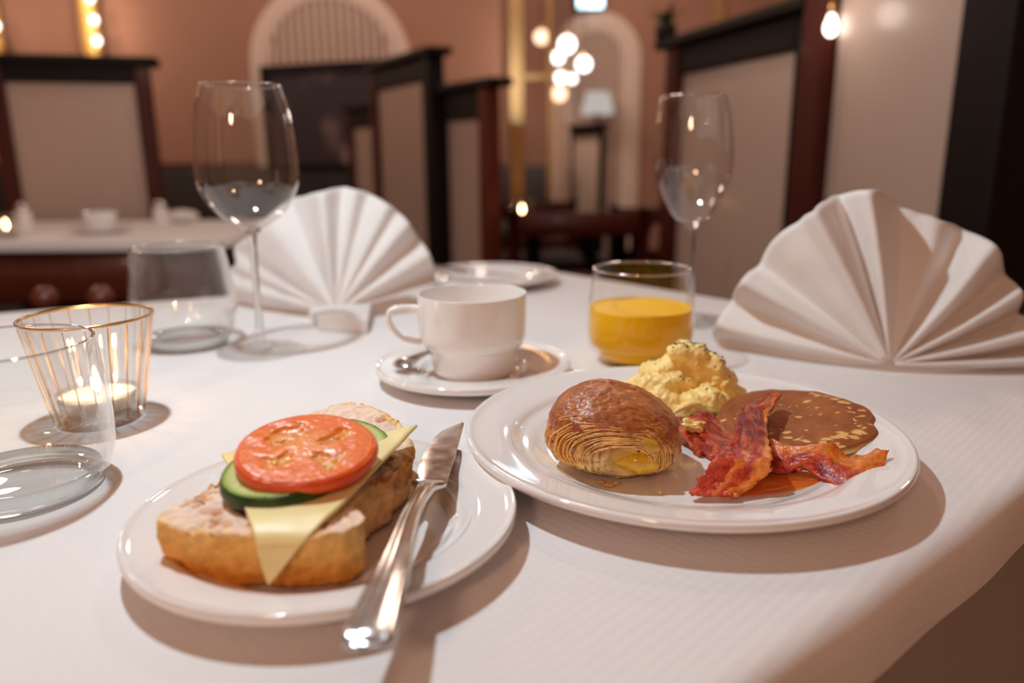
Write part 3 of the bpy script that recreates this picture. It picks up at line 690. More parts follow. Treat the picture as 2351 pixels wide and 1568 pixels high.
mk('wick', *tube([cc + np.array([0, 0, .018]), cc + np.array([.0006, 0, .0235])], .0006, 6), M['lampblack'], tl)
mk('flame', *lathe(smoothprof([(1e-4, .0215), (.0030, .0255), (.0034, .0295), (.0020, .0365), (1e-4, .0430)], 6), cc, 20), M['flame'], tl)
point_light('candle_light', cc + np.array([0, 0, .046]), .12, (1, .55, .25), .004)

# ---- pendant lamp over the table (out of the picture, its light is the main light)
pd = thing('pendant_lamp', 'small pendant lamp hanging over the breakfast table', 'lamp', tuple(KEY))
mk('shade', *lathe(smoothprof([(.062, .03), (.05, .075), (.03, .10), (.012, .11), (.010, .108), (.028, .096), (.047, .072), (.060, .03)], 4), KEY, 32, True), M['lampblack'], pd)
mk('socket', *lathe([(1e-4, .03), (.012, .03), (.012, .10), (1e-4, .10)], KEY, 16), M['gold'], pd)
mk('cord', *tube([KEY + np.array([0, 0, .1]), KEY + np.array([0, 0, 1.5])], .003, 6), M['lampblack'], pd)

# ---- unseen ceiling lamps and a front fill globe, added for their light
for i, (_x, _y, _z, _p) in enumerate(LAMPS):
    lp_ = thing('added_ceiling_lamp', 'unseen ceiling lamp with a wide black shade, added to brighten the room', 'lamp', (_x, _y, _z), 'added ceiling lamps of the dining room')
    mk('shade', *lathe(smoothprof([(.20, .05), (.19, .12), (.10, .18), (.02, .2), (.018, .195), (.095, .175), (.18, .118), (.195, .05)], 3), (_x, _y, _z), 28, True), M['lampblack'], lp_)
    mk('cord', *tube([(_x, _y, _z + .2), (_x, _y, _z + .65)], .005, 6), M['lampblack'], lp_)
FILL_POS = np.array([-.55, -1.0, 1.58])  # unseen warm globe, added behind the camera to fill the front faces
fill_root = thing('fill_globe', 'warm glowing globe added behind the camera as front fill', 'lamp', FILL_POS - np.array([0, 0, .11]))
mk('fill_globe_shell', *ell(FILL_POS, (.11, .11, .11), 32, 17), emission('fill_globe_glow', (1.0, .60, .40), 46.), fill_root)
mk('cord', *tube([FILL_POS + np.array([0, 0, .11]), FILL_POS + np.array([0, 0, 1.3])], .004, 6), M['lampblack'], fill_root)
mk('cap', *lathe([(1e-4, .0), (.04, .0), (.03, .025), (1e-4, .03)], FILL_POS + np.array([0, 0, .105]), 20), M['lampblack'], fill_root)

# ---- napkin fans
def catm(P, per):
    return smoothprof(P, per)
def fan(label, focal, rays, per=7, nr=26, soft=2, wob=.0015, seed=3):
    F0 = np.array(focal); E = np.array([at(x, y, Y) for x, y, Y in rays])
    P = []
    for i in range(len(E) - 1):
        for k_ in range(per):
            t = k_ / per; b = E[i] * (1 - t) + E[i + 1] * t; v = b - F0
            bul = 1 + .012 * math.sin(math.pi * t); P.append(F0 + v * bul)
    P.append(E[-1]); P = np.array(P)
    for _ in range(soft): P[1:-1] = .25 * P[:-2] + .5 * P[1:-1] + .25 * P[2:]
    V = []; m_ = len(P)
    for i in range(m_):
        v = P[i] - F0
        for j in range(nr):
            t = .03 + .97 * j / (nr - 1); p = F0 + v * t
            V.append(p)
    V = np.array(V); N_ = fbm(V * 40, 3, seed); V[:, 1] += wob * N_ * np.tile(np.linspace(0, 1, nr), m_)
    # bend the pleats a little so the facets are not dead straight
    tt = np.tile(np.linspace(.03, 1, nr), m_); V[:, 1] += -.006 * np.sin(tt * math.pi)
    V[:, 2] = np.maximum(V[:, 2], TZ + .0015)
    o = mk('napkin_fan', V, gridf(m_, nr), M['napkin'], label=label, cat='napkin', origin=(F0[0], F0[1], TZ))
    s_ = o.modifiers.new('s', 'SOLIDIFY'); s_.thickness = .0022; s_.offset = 0
    return o
f2 = atz(2042, 836, .008)
Y2 = .690
fan('pleated white napkin fan standing behind the pancake', f2, [
    (1655, 822, .752), (1640, 775, .770), (1640, 752, .735), (1682, 690, .752), (1700, 644, .705), (1744, 612, .745), (1776, 550, .715), (1836, 508, .700), (1868, 486, .672), (1902, 458, .690), (1926, 450, .722), (1994, 436, .672),
    (2030, 446, .700), (2058, 478, .735), (2110, 492, .728), (2160, 508, .716), (2206, 528, .742), (2290, 564, .672), (2302, 632, .730), (2352, 672, .665), (2330, 722, .725), (2420, 756, .655), (2390, 800, .705), (2450, 822, .645), (2430, 843, .664)])
f1 = atz(771, 716, .012)
nf = fan('pleated white napkin fan standing behind the left wine glass', f1, [
    (534, 690, 1.00), (530, 655, .985), (524, 622, 1.005), (545, 608, .985), (538, 570, 1.0), (566, 549, .975), (615, 500, .955), (668, 459, .985), (700, 452, .968), (738, 441, .93), (787, 431, .975), (815, 437, .955), (846, 446, .975), (890, 470, .95), (912, 488, .965),
    (938, 512, .945), (960, 550, .975), (988, 586, .95), (997, 632, .985), (1000, 655, .96)], soft=3)
flap = [atz(706, 706, .012), atz(856, 676, .020), atz(842, 738, .014), atz(732, 728, .016)]
V = []
for i in range(9):
    for j in range(9):
        u, v = i / 8, j / 8; p = (flap[0] * (1 - u) + flap[1] * u) * (1 - v) + (flap[3] * (1 - u) + flap[2] * u) * v
        p = p + np.array([0, 0, .006 * math.sin(math.pi * u) * (1 - .4 * v)]); V.append(p)
Vb = [np.array([p[0], p[1], TZ + .001]) for p in V]
mk('fan_stand', V + Vb, gridf(9, 9) + [[81 + i for i in f][::-1] for f in gridf(9, 9)] + [[i, i + 1, 81 + i + 1, 81 + i] for i in range(8)] + [[72 + i, 81 + 72 + i, 81 + 73 + i, 73 + i] for i in range(8)] + [[9 * i, 81 + 9 * i, 81 + 9 * i + 9, 9 * i + 9] for i in range(8)] + [[9 * i + 8, 9 * i + 17, 81 + 9 * i + 17, 81 + 9 * i + 8] for i in range(8)], M['napkin'], nf, smooth=40)

# ================================================================== the open sandwich
def resample(P, n):
    P = np.asarray(P, float); Q = np.vstack([P, P[:1]]); l = np.r_[0, np.cumsum(np.linalg.norm(np.diff(Q, axis=0), axis=1))]
    t = np.linspace(0, l[-1], n, endpoint=False); return np.stack([np.interp(t, l, Q[:, k_]) for k_ in range(P.shape[1])], 1)
px = [(354, 1195), (395, 1160), (440, 1135), (520, 1090), (610, 1040), (700, 985), (765, 957), (817, 949), (868, 965), (915, 990), (948, 1024), (945, 1050), (905, 1085), (860, 1115), (810, 1150), (800, 1168), (826, 1174), (842, 1190), (822, 1208), (783, 1222), (719, 1231), (640, 1232), (570, 1229), (463, 1222), (390, 1208)]
ZT = .0335
O = resample([atz(x, y, ZT)[:2] for x, y in px], 220)
for _ in range(2): O = .25 * np.roll(O, 1, 0) + .5 * O + .25 * np.roll(O, -1, 0)
cen = O.mean(0) + np.array([-.008, .0]); n = len(O); V = []; kind = []
S = np.linspace(.02, 1, 46)
for s_ in S:
    for i in range(n): V.append((*(cen + (O[i] - cen) * s_), TZ + ZT)); kind.append(0)
for k_, t in enumerate(np.linspace(0, 1, 16)[1:]):
    for i in range(n):
        e = (O[i] - cen) / np.linalg.norm(O[i] - cen); bul = .0015 * math.sin(math.pi * t) - .0055 * t ** 1.3
        q = O[i] + e * bul; V.append((q[0], q[1], TZ + .0055 + (ZT - .0055) * (1 - t))); kind.append(t)
V = np.array(V); kind = np.array(kind); rows = len(V) // n
lift = .008 * sstep(.385, .44, V[:, 1]) * sstep(TZ + .004, TZ + ZT, V[:, 2]); V[:, 2] += lift
topm = kind == 0
nz = fbm(V * 160, 4, 5); nz2 = fbm(V * 420, 3, 9); nz3 = fbm(V * 70, 3, 21)
hole = sstep(.18, .55, nz) * topm
V[:, 2] += np.where(topm, -.0032 * hole + .0006 * nz2, 0)
dirs = V[:, :2] - cen; dirs /= np.linalg.norm(dirs, axis=1)[:, None] + 1e-9
# torn crumb face of the notch
notch = np.exp(-((V[:, 0] - atz(870, 1110, .03)[0]) ** 2 + (V[:, 1] - atz(870, 1110, .03)[1]) ** 2) / (2 * .018 ** 2)) * (kind > 0)
V[:, :2] += dirs * ((.0012 * nz2 + .0016 * nz3) * (kind > 0) + .004 * notch * nz)[:, None]
crumb = np.array(lin(246, 214, 190)); gold = np.array(lin(214, 150, 84)); cr1 = np.array(lin(244, 194, 110)); cr2 = np.array(lin(232, 158, 66))
colt = mixc(crumb, gold, np.clip(hole * 1.1, 0, 1))
rim = np.zeros(len(V)); rim[:46 * n] = np.repeat(sstep(.93, 1.0, S), n)
colt = mixc(colt, cr1, rim * np.clip(.7 + nz2, 0, 1))
cols_side = mixc(cr1, cr2, np.clip(sstep(.0, .75, kind) * .9 + .25 * nz3, 0, 1))
cols_side = mixc(cols_side, np.array(lin(224, 172, 120)), np.clip(notch * 1.1 * (.6 + .5 * nz), 0, 1))
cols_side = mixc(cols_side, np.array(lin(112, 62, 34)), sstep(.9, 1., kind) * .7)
cols = np.where(topm[:, None], colt, cols_side)
mk('bread_slice', V, gridf(rows, n, False, True) + [[(rows - 1) * n + i for i in range(n)][::-1], list(range(n))], M['crust'], cols=cols, label='thick slice of white bread under the cheese and tomato', cat='bread')

def ruled(name, Lp, Rp, mat, label, cat, nu=30, nv=24, th=.0017, wave=.0006, seed=2):
    A = smoothprof([atz(*p) for p in Lp], 8); B = smoothprof([atz(*p) for p in Rp], 8)
    A = np.stack([np.interp(np.linspace(0, 1, nu), np.linspace(0, 1, len(A)), A[:, k_]) for k_ in range(3)], 1)
    B = np.stack([np.interp(np.linspace(0, 1, nu), np.linspace(0, 1, len(B)), B[:, k_]) for k_ in range(3)], 1)
    V = np.array([A[i] * (1 - v) + B[i] * v for i in range(nu) for v in np.linspace(0, 1, nv)])
    V[:, 2] += wave * fbm(V * 60, 2, seed)
    o = mk(name, V, gridf(nu, nv), mat, label=label, cat=cat)
    m = o.modifiers.new('s', 'SOLIDIFY'); m.thickness = th; m.offset = 0
    return o
ruled('cheese_slice', [(615, 1343, .0140), (598, 1287, .0245), (587, 1245, .0322), (575, 1205, .0362), (558, 1155, .0378), (530, 1070, .040)],
      [(616, 1342, .0140), (662, 1286, .0240), (698, 1245, .0318), (745, 1195, .0365), (800, 1142, .0390), (958, 977, .0455)], M['cheese'], 'yellow cheese slice with one corner hanging over the bread crust', 'cheese')
ruled('cheese_slice', [(600, 1182, .0352), (560, 1120, .0352), (508, 1044, .0365)], [(602, 1181, .0352), (680, 1120, .0358), (690, 1000, .038)], M['cheese'], 'smaller piece of cheese peeking out under the cucumber', 'cheese', seed=6)

def disc(name, c, rx, ry, th, tx, ty, colf, dispf, mat, label, cat, nr=44, na=150, rot=0., wob=.015, seed=1):
    Rm = np.array((Matrix.Rotation(tx, 3, 'X') @ Matrix.Rotation(ty, 3, 'Y') @ Matrix.Rotation(rot, 3, 'Z')))
    V = []; U = []
    an = np.linspace(0, 2 * math.pi, na, endpoint=False)
    om = 1 + wob * (np.sin(2 * an + 1) * .6 + np.sin(3 * an + 2.2) * .5 + np.sin(5 * an) * .3)
    for s_ in np.linspace(.01, 1, nr):
        for a, o_ in zip(an, om): V.append((rx * s_ * o_ * math.cos(a), ry * s_ * o_ * math.sin(a), th)); U.append((s_, a, 0))
    for k_ in range(1, 9):
        t = k_ / 9; bl = .0016 * math.sin(math.pi * t)
        for a, o_ in zip(an, om): V.append(((rx * o_ + bl) * math.cos(a), (ry * o_ + bl) * math.sin(a), th * (1 - t))); U.append((1, a, t))
    for s_ in (1., .5, .01):
        for a, o_ in zip(an, om): V.append((rx * s_ * o_ * math.cos(a), ry * s_ * o_ * math.sin(a), 0)); U.append((s_, a, 1))
    V = np.array(V); U = np.array(U)
    V[:, 2] += dispf(V, U); cols = colf(V, U)
    W_ = V @ Rm.T + np.array(c)
    return mk(name, W_, gridf(len(V) // na, na, False, True), mat, cols=cols, label=label, cat=cat, origin=c)
def cuc_col(V, U):
    n_ = fbm(V * 90, 3, 4); r = U[:, 0]; t = U[:, 2]
    c = mixc(np.array(lin(226, 222, 150)), np.array(lin(206, 214, 140)), np.clip(sstep(.45, .6, r) + n_ * .3, 0, 1))
    c = mixc(c, np.array(lin(150, 178, 60)), sstep(.86, .95, r)); c = mixc(c, np.array(lin(46, 82, 18)), sstep(.955, .99, r))
    sk = mixc(np.array(lin(52, 84, 24)), np.array(lin(22, 44, 12)), np.clip(.5 + .9 * np.sin(U[:, 1] * 9) * .4 + n_ * .5, 0, 1))
    return np.where((t > 0)[:, None], sk, c)
cuc_disp = lambda V, U: -.0004 * (U[:, 2] == 0) * sstep(.5, .0, U[:, 0]) + .0002 * fbm(V * 300, 2, 3)
disc('cucumber_slice', atz(655, 1111, .0378), .0284, .0258, .0100, math.radians(10), math.radians(-3), cuc_col, cuc_disp, M['cucumber'], 'thick cucumber slice under the front of the tomato', 'cucumber')
disc('cucumber_slice', atz(768, 1040, .0395), .0285, .0290, .0060, math.radians(7), math.radians(4), cuc_col, cuc_disp, M['cucumber'], 'cucumber slice showing at the far side of the tomato', 'cucumber', seed=5)
def tom_fields(V, U):
    r = U[:, 0]; a = U[:, 1] + .9 * fbm(V * 45, 2, 8)
    n_ = fbm(V * 130, 3, 2)
    sept = sstep(.45, .95, np.abs(np.cos(2.0 * a + .6 + .5 * fbm(V * 90, 2, 61))))
    pocket = sstep(.18, .34, r + .07 * n_) * sstep(.78, .62, r + .09 * n_) * (1 - sept) * (U[:, 2] == 0)
    return r, a, n_, sept, pocket
def tom_col(V, U):
    r, a, n_, sept, pocket = tom_fields(V, U)
    fl_ = np.array(lin(242, 114, 26)); core = np.array(lin(248, 152, 76)); gel = np.array(lin(232, 142, 50)); gel2 = np.array(lin(214, 108, 28)); skin = np.array(lin(228, 86, 26))
    c = mixc(fl_, np.array(lin(242, 124, 46)), np.clip(.5 + n_, 0, 1) * .6)
    c = mixc(c, core, sstep(.66, .3, r + .06 * n_) * np.clip(.75 + .4 * n_, 0, 1))
    c = mixc(c, gel, pocket * .9); c = mixc(c, gel2, np.clip(pocket * sstep(.1, .6, n_), 0, 1) * .8)
    c = mixc(c, np.array(lin(232, 190, 90)), pocket * sstep(.35, .55, fbm(V * 330, 2, 33)) * .8)
    c = mixc(c, skin, sstep(.94, .985, r) * .8)
    return np.where((U[:, 2] > 0)[:, None], mixc(np.array(lin(236, 100, 42)), skin, np.clip(.5 + n_, 0, 1)), c)
def tom_disp(V, U):
    r, a, n_, sept, pocket = tom_fields(V, U)
    return -.0017 * pocket + .0011 * pocket * sstep(.3, .6, fbm(V * 330, 2, 33)) + .0003 * n_ * (U[:, 2] == 0) - .0007 * sstep(.95, 1, r) * (U[:, 2] == 0)
disc('tomato_slice', atz(706, 1053, .0480), .0330, .0300, .0076, math.radians(13), math.radians(2.0), tom_col, tom_disp, M['tomato'], 'large round tomato slice on top of the open sandwich', 'tomato', nr=70, na=200, wob=.018)

# ================================================================== pastry
e1 = np.array([math.cos(-.27), math.sin(-.27), 0]); e2 = np.array([-e1[1], e1[0], 0])       # right along the cut face, away from the camera
PC = np.array([.0630, .4450, WZ]); AX, BY, HZ = .0415, .0375, .0490
nu, nv = 150, 300
th = np.linspace(.002, math.pi - .002, nu); ph = np.linspace(0, 2 * math.pi, nv, endpoint=False)
TH, PHI = np.meshgrid(th, ph, indexing='ij'); TH = TH.ravel(); PHI = PHI.ravel()
pw = lambda x, p_: np.sign(x) * np.abs(x) ** p_
X = pw(np.cos(PHI), .86) * pw(np.sin(TH), .80); Yv = pw(np.sin(PHI), .86) * pw(np.sin(TH), .80); Zv = pw(np.cos(TH), .92)
xu, yu, zu = X, Yv, Zv
lx = AX * X * (1 - .10 * np.clip(Zv, 0, 1)); ly = BY * Yv
lz = np.where(Zv > 0, HZ * .62 * Zv, HZ * .38 * Zv) + HZ * .38
lz = np.maximum(lz, .0006)
lz *= 1 - .13 * (lx / AX) * sstep(0, .02, lz)            # slopes down to the right
D = np.stack([lx, ly, lz], 1)
front = sstep(.15, -.55, Yv)                              # the layered cut face towards the camera
u = (lx - .0165) / .042; v_ = (lz - .0165) / .030         # around the filled eye
dist = np.sqrt(u * u + v_ * v_); ang = np.arctan2(v_, u)
nA = fbm(D * 60, 3, 3); nB = fbm(D * 170, 3, 13); nC = fbm(np.stack([lx * 90, ly * 90, lz * 300], 1), 3, 23)
lay = 10.5 * dist ** .85 + 1.15 * nA + .28 * nB + .9 * np.sin(ang * .5) 
fr = lay - np.floor(lay)
saw = (1 - fr) ** 1.5 * (.45 + 1.1 * hash3(np.floor(lay).astype(np.int64), np.floor(ang * 1.3 + nA).astype(np.int64), 0 * fr.astype(np.int64), 5))
fine = np.sin((dist * 40 + nA * 3.5 + nB * 1.2) * 2 * math.pi * .9)
eye = sstep(.42, .28, dist + .05 * nB) * front
amp = front * (1 - eye) * sstep(.3, .5, dist)
top = sstep(.52, .80, lz / HZ + .10 * nA - .18 * front * 0)
crust_t = np.clip(sstep(.50, .66, lz / HZ + .13 * nA - .10 * (lx / AX) ** 2 + .04), 0, 1)
disp = amp * (.0009 * saw + .0004 * fine) * (1 - .9 * crust_t) - .0042 * eye
streak = fbm(np.stack([lx * 34 + ly * 20, lz * 120 - ly * 60 + lx * 25, ly * 50], 1), 4, 31)
disp += (.0008 * streak + .0006 * nB) * (1 - eye) + .0010 * crust_t * np.clip(vnoise(D * 130, 77), 0, 1)
sidew = (1 - front) * sstep(.8, .3, lz / HZ)
disp += .0016 * crust_t
disp += sidew * .0016 * fbm(np.stack([lx * 60, ly * 60, lz * 420], 1), 3, 91)
nrm_ = np.stack([X / AX, Yv / BY, Zv / (HZ * .5)], 1); nrm_ /= np.linalg.norm(nrm_, axis=1)[:, None]
D = D + nrm_ * disp[:, None]; D[:, 2] = np.maximum(D[:, 2], .0004)
Vp = PC + D[:, :1] * e1 + D[:, 1:2] * e2 + D[:, 2:] * np.array([0, 0, 1.])
dk = np.array(lin(150, 66, 22)); md = np.array(lin(212, 134, 56)); lt_ = np.array(lin(234, 180, 104)); cr = np.array(lin(242, 208, 142))
c = mixc(lt_, md, np.clip(sstep(.12, .55, lz / HZ) + .35 * nA, 0, 1))
c = mixc(c, cr, np.clip(front * sstep(.55, .35, lz / HZ) * sstep(.75, .35, np.abs(dist - .55) + .2) * .9, 0, 1))
c = mixc(c, np.array(lin(158, 88, 34)), np.clip(amp * sstep(.5, .95, fr) * .95, 0, 1))       # darker towards the low edge of each sheet
c = mixc(c, np.array(lin(240, 200, 130)), np.clip(amp * sstep(.18, .02, fr) * .55, 0, 1))
c = mixc(c, dk, np.clip(crust_t * (.85 + .35 * streak), 0, 1))
c = mixc(c, np.array(lin(204, 122, 44)), np.clip(crust_t * sstep(.2, .6, streak) * .55, 0, 1))
c = mixc(c, np.array(lin(170, 96, 36)), np.clip(sstep(.10, .0, lz / HZ) * .8, 0, 1))
c = mixc(c, np.array(lin(198, 146, 44)), eye * .8)
pastry = thing('laminated_pastry', 'golden laminated pastry with a yellow fruit filling at its cut end', 'pastry', PC)
mk('flaky_crust', Vp, gridf(nu, nv, False, True), M['pastry'], pastry, cols=c)
# thin baked sheets of dough, nested around the filling
def loop_(s_, f):
    cf, sf = np.cos(f), np.sin(f)
    return np.where(cf < 0, .0575, .0242) * np.sign(cf) * np.abs(cf) ** .9 * s_ + .0165, np.where(sf > 0, .0262, .0160) * np.sign(sf) * np.abs(sf) ** .9 * s_ + .0170
def body_y(uu_, ww_):                        # front surface of the crust at a point of the cut face
    Z_ = ww_ - HZ * .38; Z_ = np.clip(np.where(Z_ > 0, Z_ / (HZ * .62), Z_ / (HZ * .38)), -.999, .999)
    r_ = np.sqrt(np.clip(1 - np.abs(Z_) ** (2 / .92), 1e-6, 1)) ** .80
    X_ = np.abs(uu_) / (AX * (1 - .10 * np.clip(Z_, 0, 1))); c_ = np.clip(X_ / r_, 0, 1) ** (1 / .86)
    return -BY * np.sqrt(np.clip(1 - c_ ** 2, 0, 1)) ** .86 * r_
FI = np.radians(np.linspace(-48, 226, 120)); rp = np.random.RandomState(3); NS = 20
for kk in range(NS):
    s0 = .40 + .55 * (kk + rp.uniform(-.25, .25)) / (NS - 1)
    lo, hi = (0, 120) if kk % 4 else (int(rp.uniform(5, 30)), int(rp.uniform(85, 118)))
    f = FI[lo:hi]; m_ = len(f)
    nn = fbm(np.stack([f * 1.6, f * 0 + kk * 3.1, f * 0], 1), 3, 61); n3 = fbm(np.stack([f * 9, f * 0 + kk * 2.3, f * 0], 1), 3, 63)
    ss = np.clip(s0 * (1 + .045 * nn), .3, .985); eta = (1 - ss ** 2.33) ** .43
    ta = sstep(0, .08, (f - f[0]) / (f[-1] - f[0])) * sstep(1, .92, (f - f[0]) / (f[-1] - f[0]))
    V = []; cl_ = []
    for jj, (ds, dy) in enumerate(((1.010, -.0016), (1.004, -.0008), (.985, .0020), (.955, .0060))):
        uu_, ww_ = loop_(ss * (1 + (ds - 1) * (.4 + .6 * ta)), f)
        yy_ = body_y(uu_, ww_) - .0007 + dy * (1. if jj > 1 else ta) + (.0007 * n3 if jj < 2 else 0) + (1 - ta) * .0015
        ww_ = np.maximum(ww_ * (1 - .13 * (uu_ / AX)), .0012)
        P_ = PC + uu_[:, None] * e1 + yy_[:, None] * e2 + ww_[:, None] * np.array([0, 0, 1.]); V.append(P_)
        hgt = sstep(.5, .95, ww_ / HZ)
        base_ = mixc(np.array(lin(236, 174, 82)), np.array(lin(182, 94, 30)), np.clip(hgt * 1.1 + .3 * nn, 0, 1))
        base_ = mixc(base_, np.array(lin(244, 206, 136)), np.clip((.62 - ss) * 2.2, 0, .8) * (1 - hgt))
        edge_ = mixc(base_, np.array(lin(246, 206, 128)), np.full(m_, .45 if jj == 0 else (.2 if jj == 1 else 0.)))
        cl_.append(mixc(edge_, np.array(lin(150, 80, 28)), np.full(m_, .0 if jj < 2 else .35)))
    V = np.stack(V, 1).reshape(-1, 3); cl_ = np.stack(cl_, 1).reshape(-1, 3)
    o = mk('pastry_layer', V, gridf(m_, 4), M['pastry'], pastry, cols=cl_)
    m = o.modifiers.new('s', 'SOLIDIFY'); m.thickness = .0007; m.offset = 0
fy = -BY * .90
def onface(uu, vv, out=0.): return PC + e1 * uu + e2 * (fy * (1 - .25 * (uu / AX) ** 2) - out) + np.array([0, 0, vv])
V, F = ell(onface(.0180, .0150, -.0016), (.0130, .0042, .0062), 28, 15, e1, e2); V = V + (fbm(V * 260, 3, 5) * .0008)[:, None]
mk('custard', V, F, M['filling'], pastry, label='bright yellow custard')
V, F = ell(onface(.0165, .0255, -.0022), (.0150, .0042, .0058), 28, 13, e1, e2); V = V + (fbm(V * 260, 3, 6) * .0006)[:, None]
mk('fruit_slice', V, F, pbr('fruit_flesh', lin(206, 156, 46), .25, coat=.4, var=.15, vscale=150), pastry, label='amber fruit slice with dark seeds')
sd = []
for uu, vv in ((.008, .0275), (.0125, .0268), (.0140, .0255), (.0158, .0262), (.0205, .0252), (.0190, .0235)):
    sd.append(ell(onface(uu, vv, .0021), (.0009, .0006, .0006), 8, 5, e1, e2))
mk('fruit_seed', *join(*sd), M['seed'], pastry, kind='stuff')
fl_ = []
for (x, y, r) in ((1380, 1108, .003), (1398, 1112, .0035), (1412, 1110, .0025), (1517, 1130, .0012)):
    p = atz(x, y, .0065); V, F = ell(p, (r, r * .6, .0007), 10, 5); V = V + (fbm(V * 500, 2, 3) * .0008)[:, None]; fl_.append((V, F))
mk('pastry_crumbs', *join(*fl_), pbr('crumb', lin(222, 158, 78), .6), label='few golden pastry crumbs fallen in front of the pastry', cat='crumbs', kind='stuff')

# ================================================================== scrambled egg
EC = np.array([.1310, .5570, WZ]); rn = np.random.RandomState(5); parts = []
def eggblob(x, y, z, r, sq=(1, 1, 1)):
    V, F = ell((x, y, z), (r * sq[0], r * sq[1], r * sq[2]), 20, 13); V = V + (V - np.array([x, y, z])) * (fbm(V * 130, 3, int(rn.randint(99))) * .25)[:, None]; parts.append((V, F))
for k_ in range(60):
    a = rn.uniform(0, 2 * math.pi); q = rn.uniform(0, 1) ** .6; x = .036 * q * math.cos(a) ; y = .030 * q * math.sin(a)
    hz = .041 * max(0., 1 - (q * 1.02) ** 2.2); z = rn.uniform(.25, 1) * hz + .004; r = rn.uniform(.006, .0115)
    eggblob(EC[0] + x + .004 * (z > .03), EC[1] + y, EC[2] + max(z, r * .8), r, (1.1, 1, .85))
for x, y, z, r in ((.126, .560, .038, .010), (.140, .556, .041, .011), (.152, .552, .036, .010), (.158, .552, .025, .011), (.164, .546, .012, .009), (.098, .572, .014, .010), (.110, .568, .026, .010), (.092, .580, .008, .008), (.146, .535, .016, .011)): eggblob(x, y, EC[2] + z - .004, r)
V, F = join(*parts); V[:, 2] = np.maximum(V[:, 2], WZ + .0004)
egg = thing('scrambled_egg', 'heap of pale yellow scrambled egg with pepper behind the pastry', 'egg', EC)
eo = mk('egg_curds', V, F, M['egg'], egg)
m = eo.modifiers.new('r', 'REMESH'); m.mode = 'VOXEL'; m.voxel_size = .0011; m.use_smooth_shade = True
m = eo.modifiers.new('s', 'SMOOTH'); m.iterations = 4
dg = bpy.context.evaluated_depsgraph_get(); ev = eo.evaluated_get(dg); me = bpy.data.meshes.new_from_object(ev); eo.modifiers.clear(); eo.data = me
co = np.empty(len(me.vertices) * 3); me.vertices.foreach_get('co', co); co = co.reshape(-1, 3); no = np.empty(len(me.vertices) * 3); me.vertex_normals.foreach_get('vector', no); no = no.reshape(-1, 3)
co = co + no * ((fbm(co * 150, 3, 41) * .0014 + fbm(co * 420, 3, 44) * .0006))[:, None]
co[:, 2] = np.maximum(co[:, 2], .0002)
me.vertices.foreach_set('co', co.ravel()); me.update(); me.shade_smooth()
bv = BVHTree.FromPolygons([Vector(p) for p in co], [list(f.vertices) for f in me.polygons])
pp = []
for k_ in range(190):
    x = rn.normal(.006, .018); y = rn.normal(-.004, .013); h = bv.ray_cast(Vector((x, y, .1)), Vector((0, 0, -1)))
    if h[0] is None or h[0].z < .018: continue
    r = rn.uniform(.0004, .0013); V, F = ell(np.array(h[0]) + EC, (r, r * rn.uniform(.5, 1), r * .6), 7, 5); pp.append((V, F))
mk('pepper_flecks', *join(*pp), M['pepper'], egg, kind='stuff', label='ground black pepper')
def blob(name, pxs, r, mat, label, cat, seed=1, sq=(1, 1, 1)):
    V, F = ell(np.zeros(3), (r * sq[0], r * sq[1], r * sq[2]), 40, 25); V = V + V * (fbm(V * 260 + 7 * seed, 4, seed) * .55)[:, None]
    c = atz(*pxs); return mk(name, V + c, F, mat, label=label, cat=cat)
blob('egg_crumb', (1590, 976, .0165), .0058, M['egg'], 'small crumb of egg lying on the bacon beside the pastry', 'egg', 4, (1.35, .8, .7))
V = []
for i in range(24):
    t = i / 23; c = atz(1545 + 88 * t, 948 - 22 * math.sin(t * 2.6) + 4 * t, .0165 + .003 * math.sin(t * 3)); wd = .0052 * math.sin(math.pi * (.08 + .88 * t)) + .0006
    for k_ in range(12):
        a = 2 * math.pi * k_ / 12; V.append(c + np.array([0, -1, .3]) * wd * math.cos(a) + np.array([.1, .2, 1]) * wd * .55 * math.sin(a))
V = np.array(V); V += (fbm(V * 220, 2, 4) * .0006)[:, None]
mk('egg_curl', V, gridf(24, 12, False, True) + [list(range(12))[::-1], [23 * 12 + k_ for k_ in range(12)]], M['egg'], label='curled strip of egg at the foot of the egg heap', cat='egg')

# ================================================================== pancake
def pan_fields(V, U):
    r = U[:, 0]; n_ = fbm(V * 45, 3, 6); n2 = fbm(V * 150, 3, 16)
    rs_ = np.random.RandomState(8); spots = np.zeros(len(V)); ax_, ay_ = .050, .053
    for k_ in range(95):
        if k_ < 62: a_ = rs_.normal(-1.45, .75) if k_ < 40 else rs_.uniform(-1.2, 1.0); q_ = rs_.normal(.84, .06); rr2 = rs_.uniform(.0006, .0021)
        else: a_ = rs_.uniform(0, 6.28); q_ = rs_.uniform(.05, .82); rr2 = rs_.uniform(.0005, .0024) if k_ % 6 == 0 else rs_.uniform(.0004, .0010)
        cx_, cy_ = ax_ * q_ * math.cos(a_), ay_ * q_ * math.sin(a_)
        d_ = np.hypot((V[:, 0] - cx_) / 1.6, V[:, 1] - cy_) + .0004 * n2
        spots = np.maximum(spots, sstep(rr2 * 1.25, rr2 * .8, d_))
    spots *= (U[:, 2] == 0)
    return r, n_, n2, np.clip(spots, 0, 1)
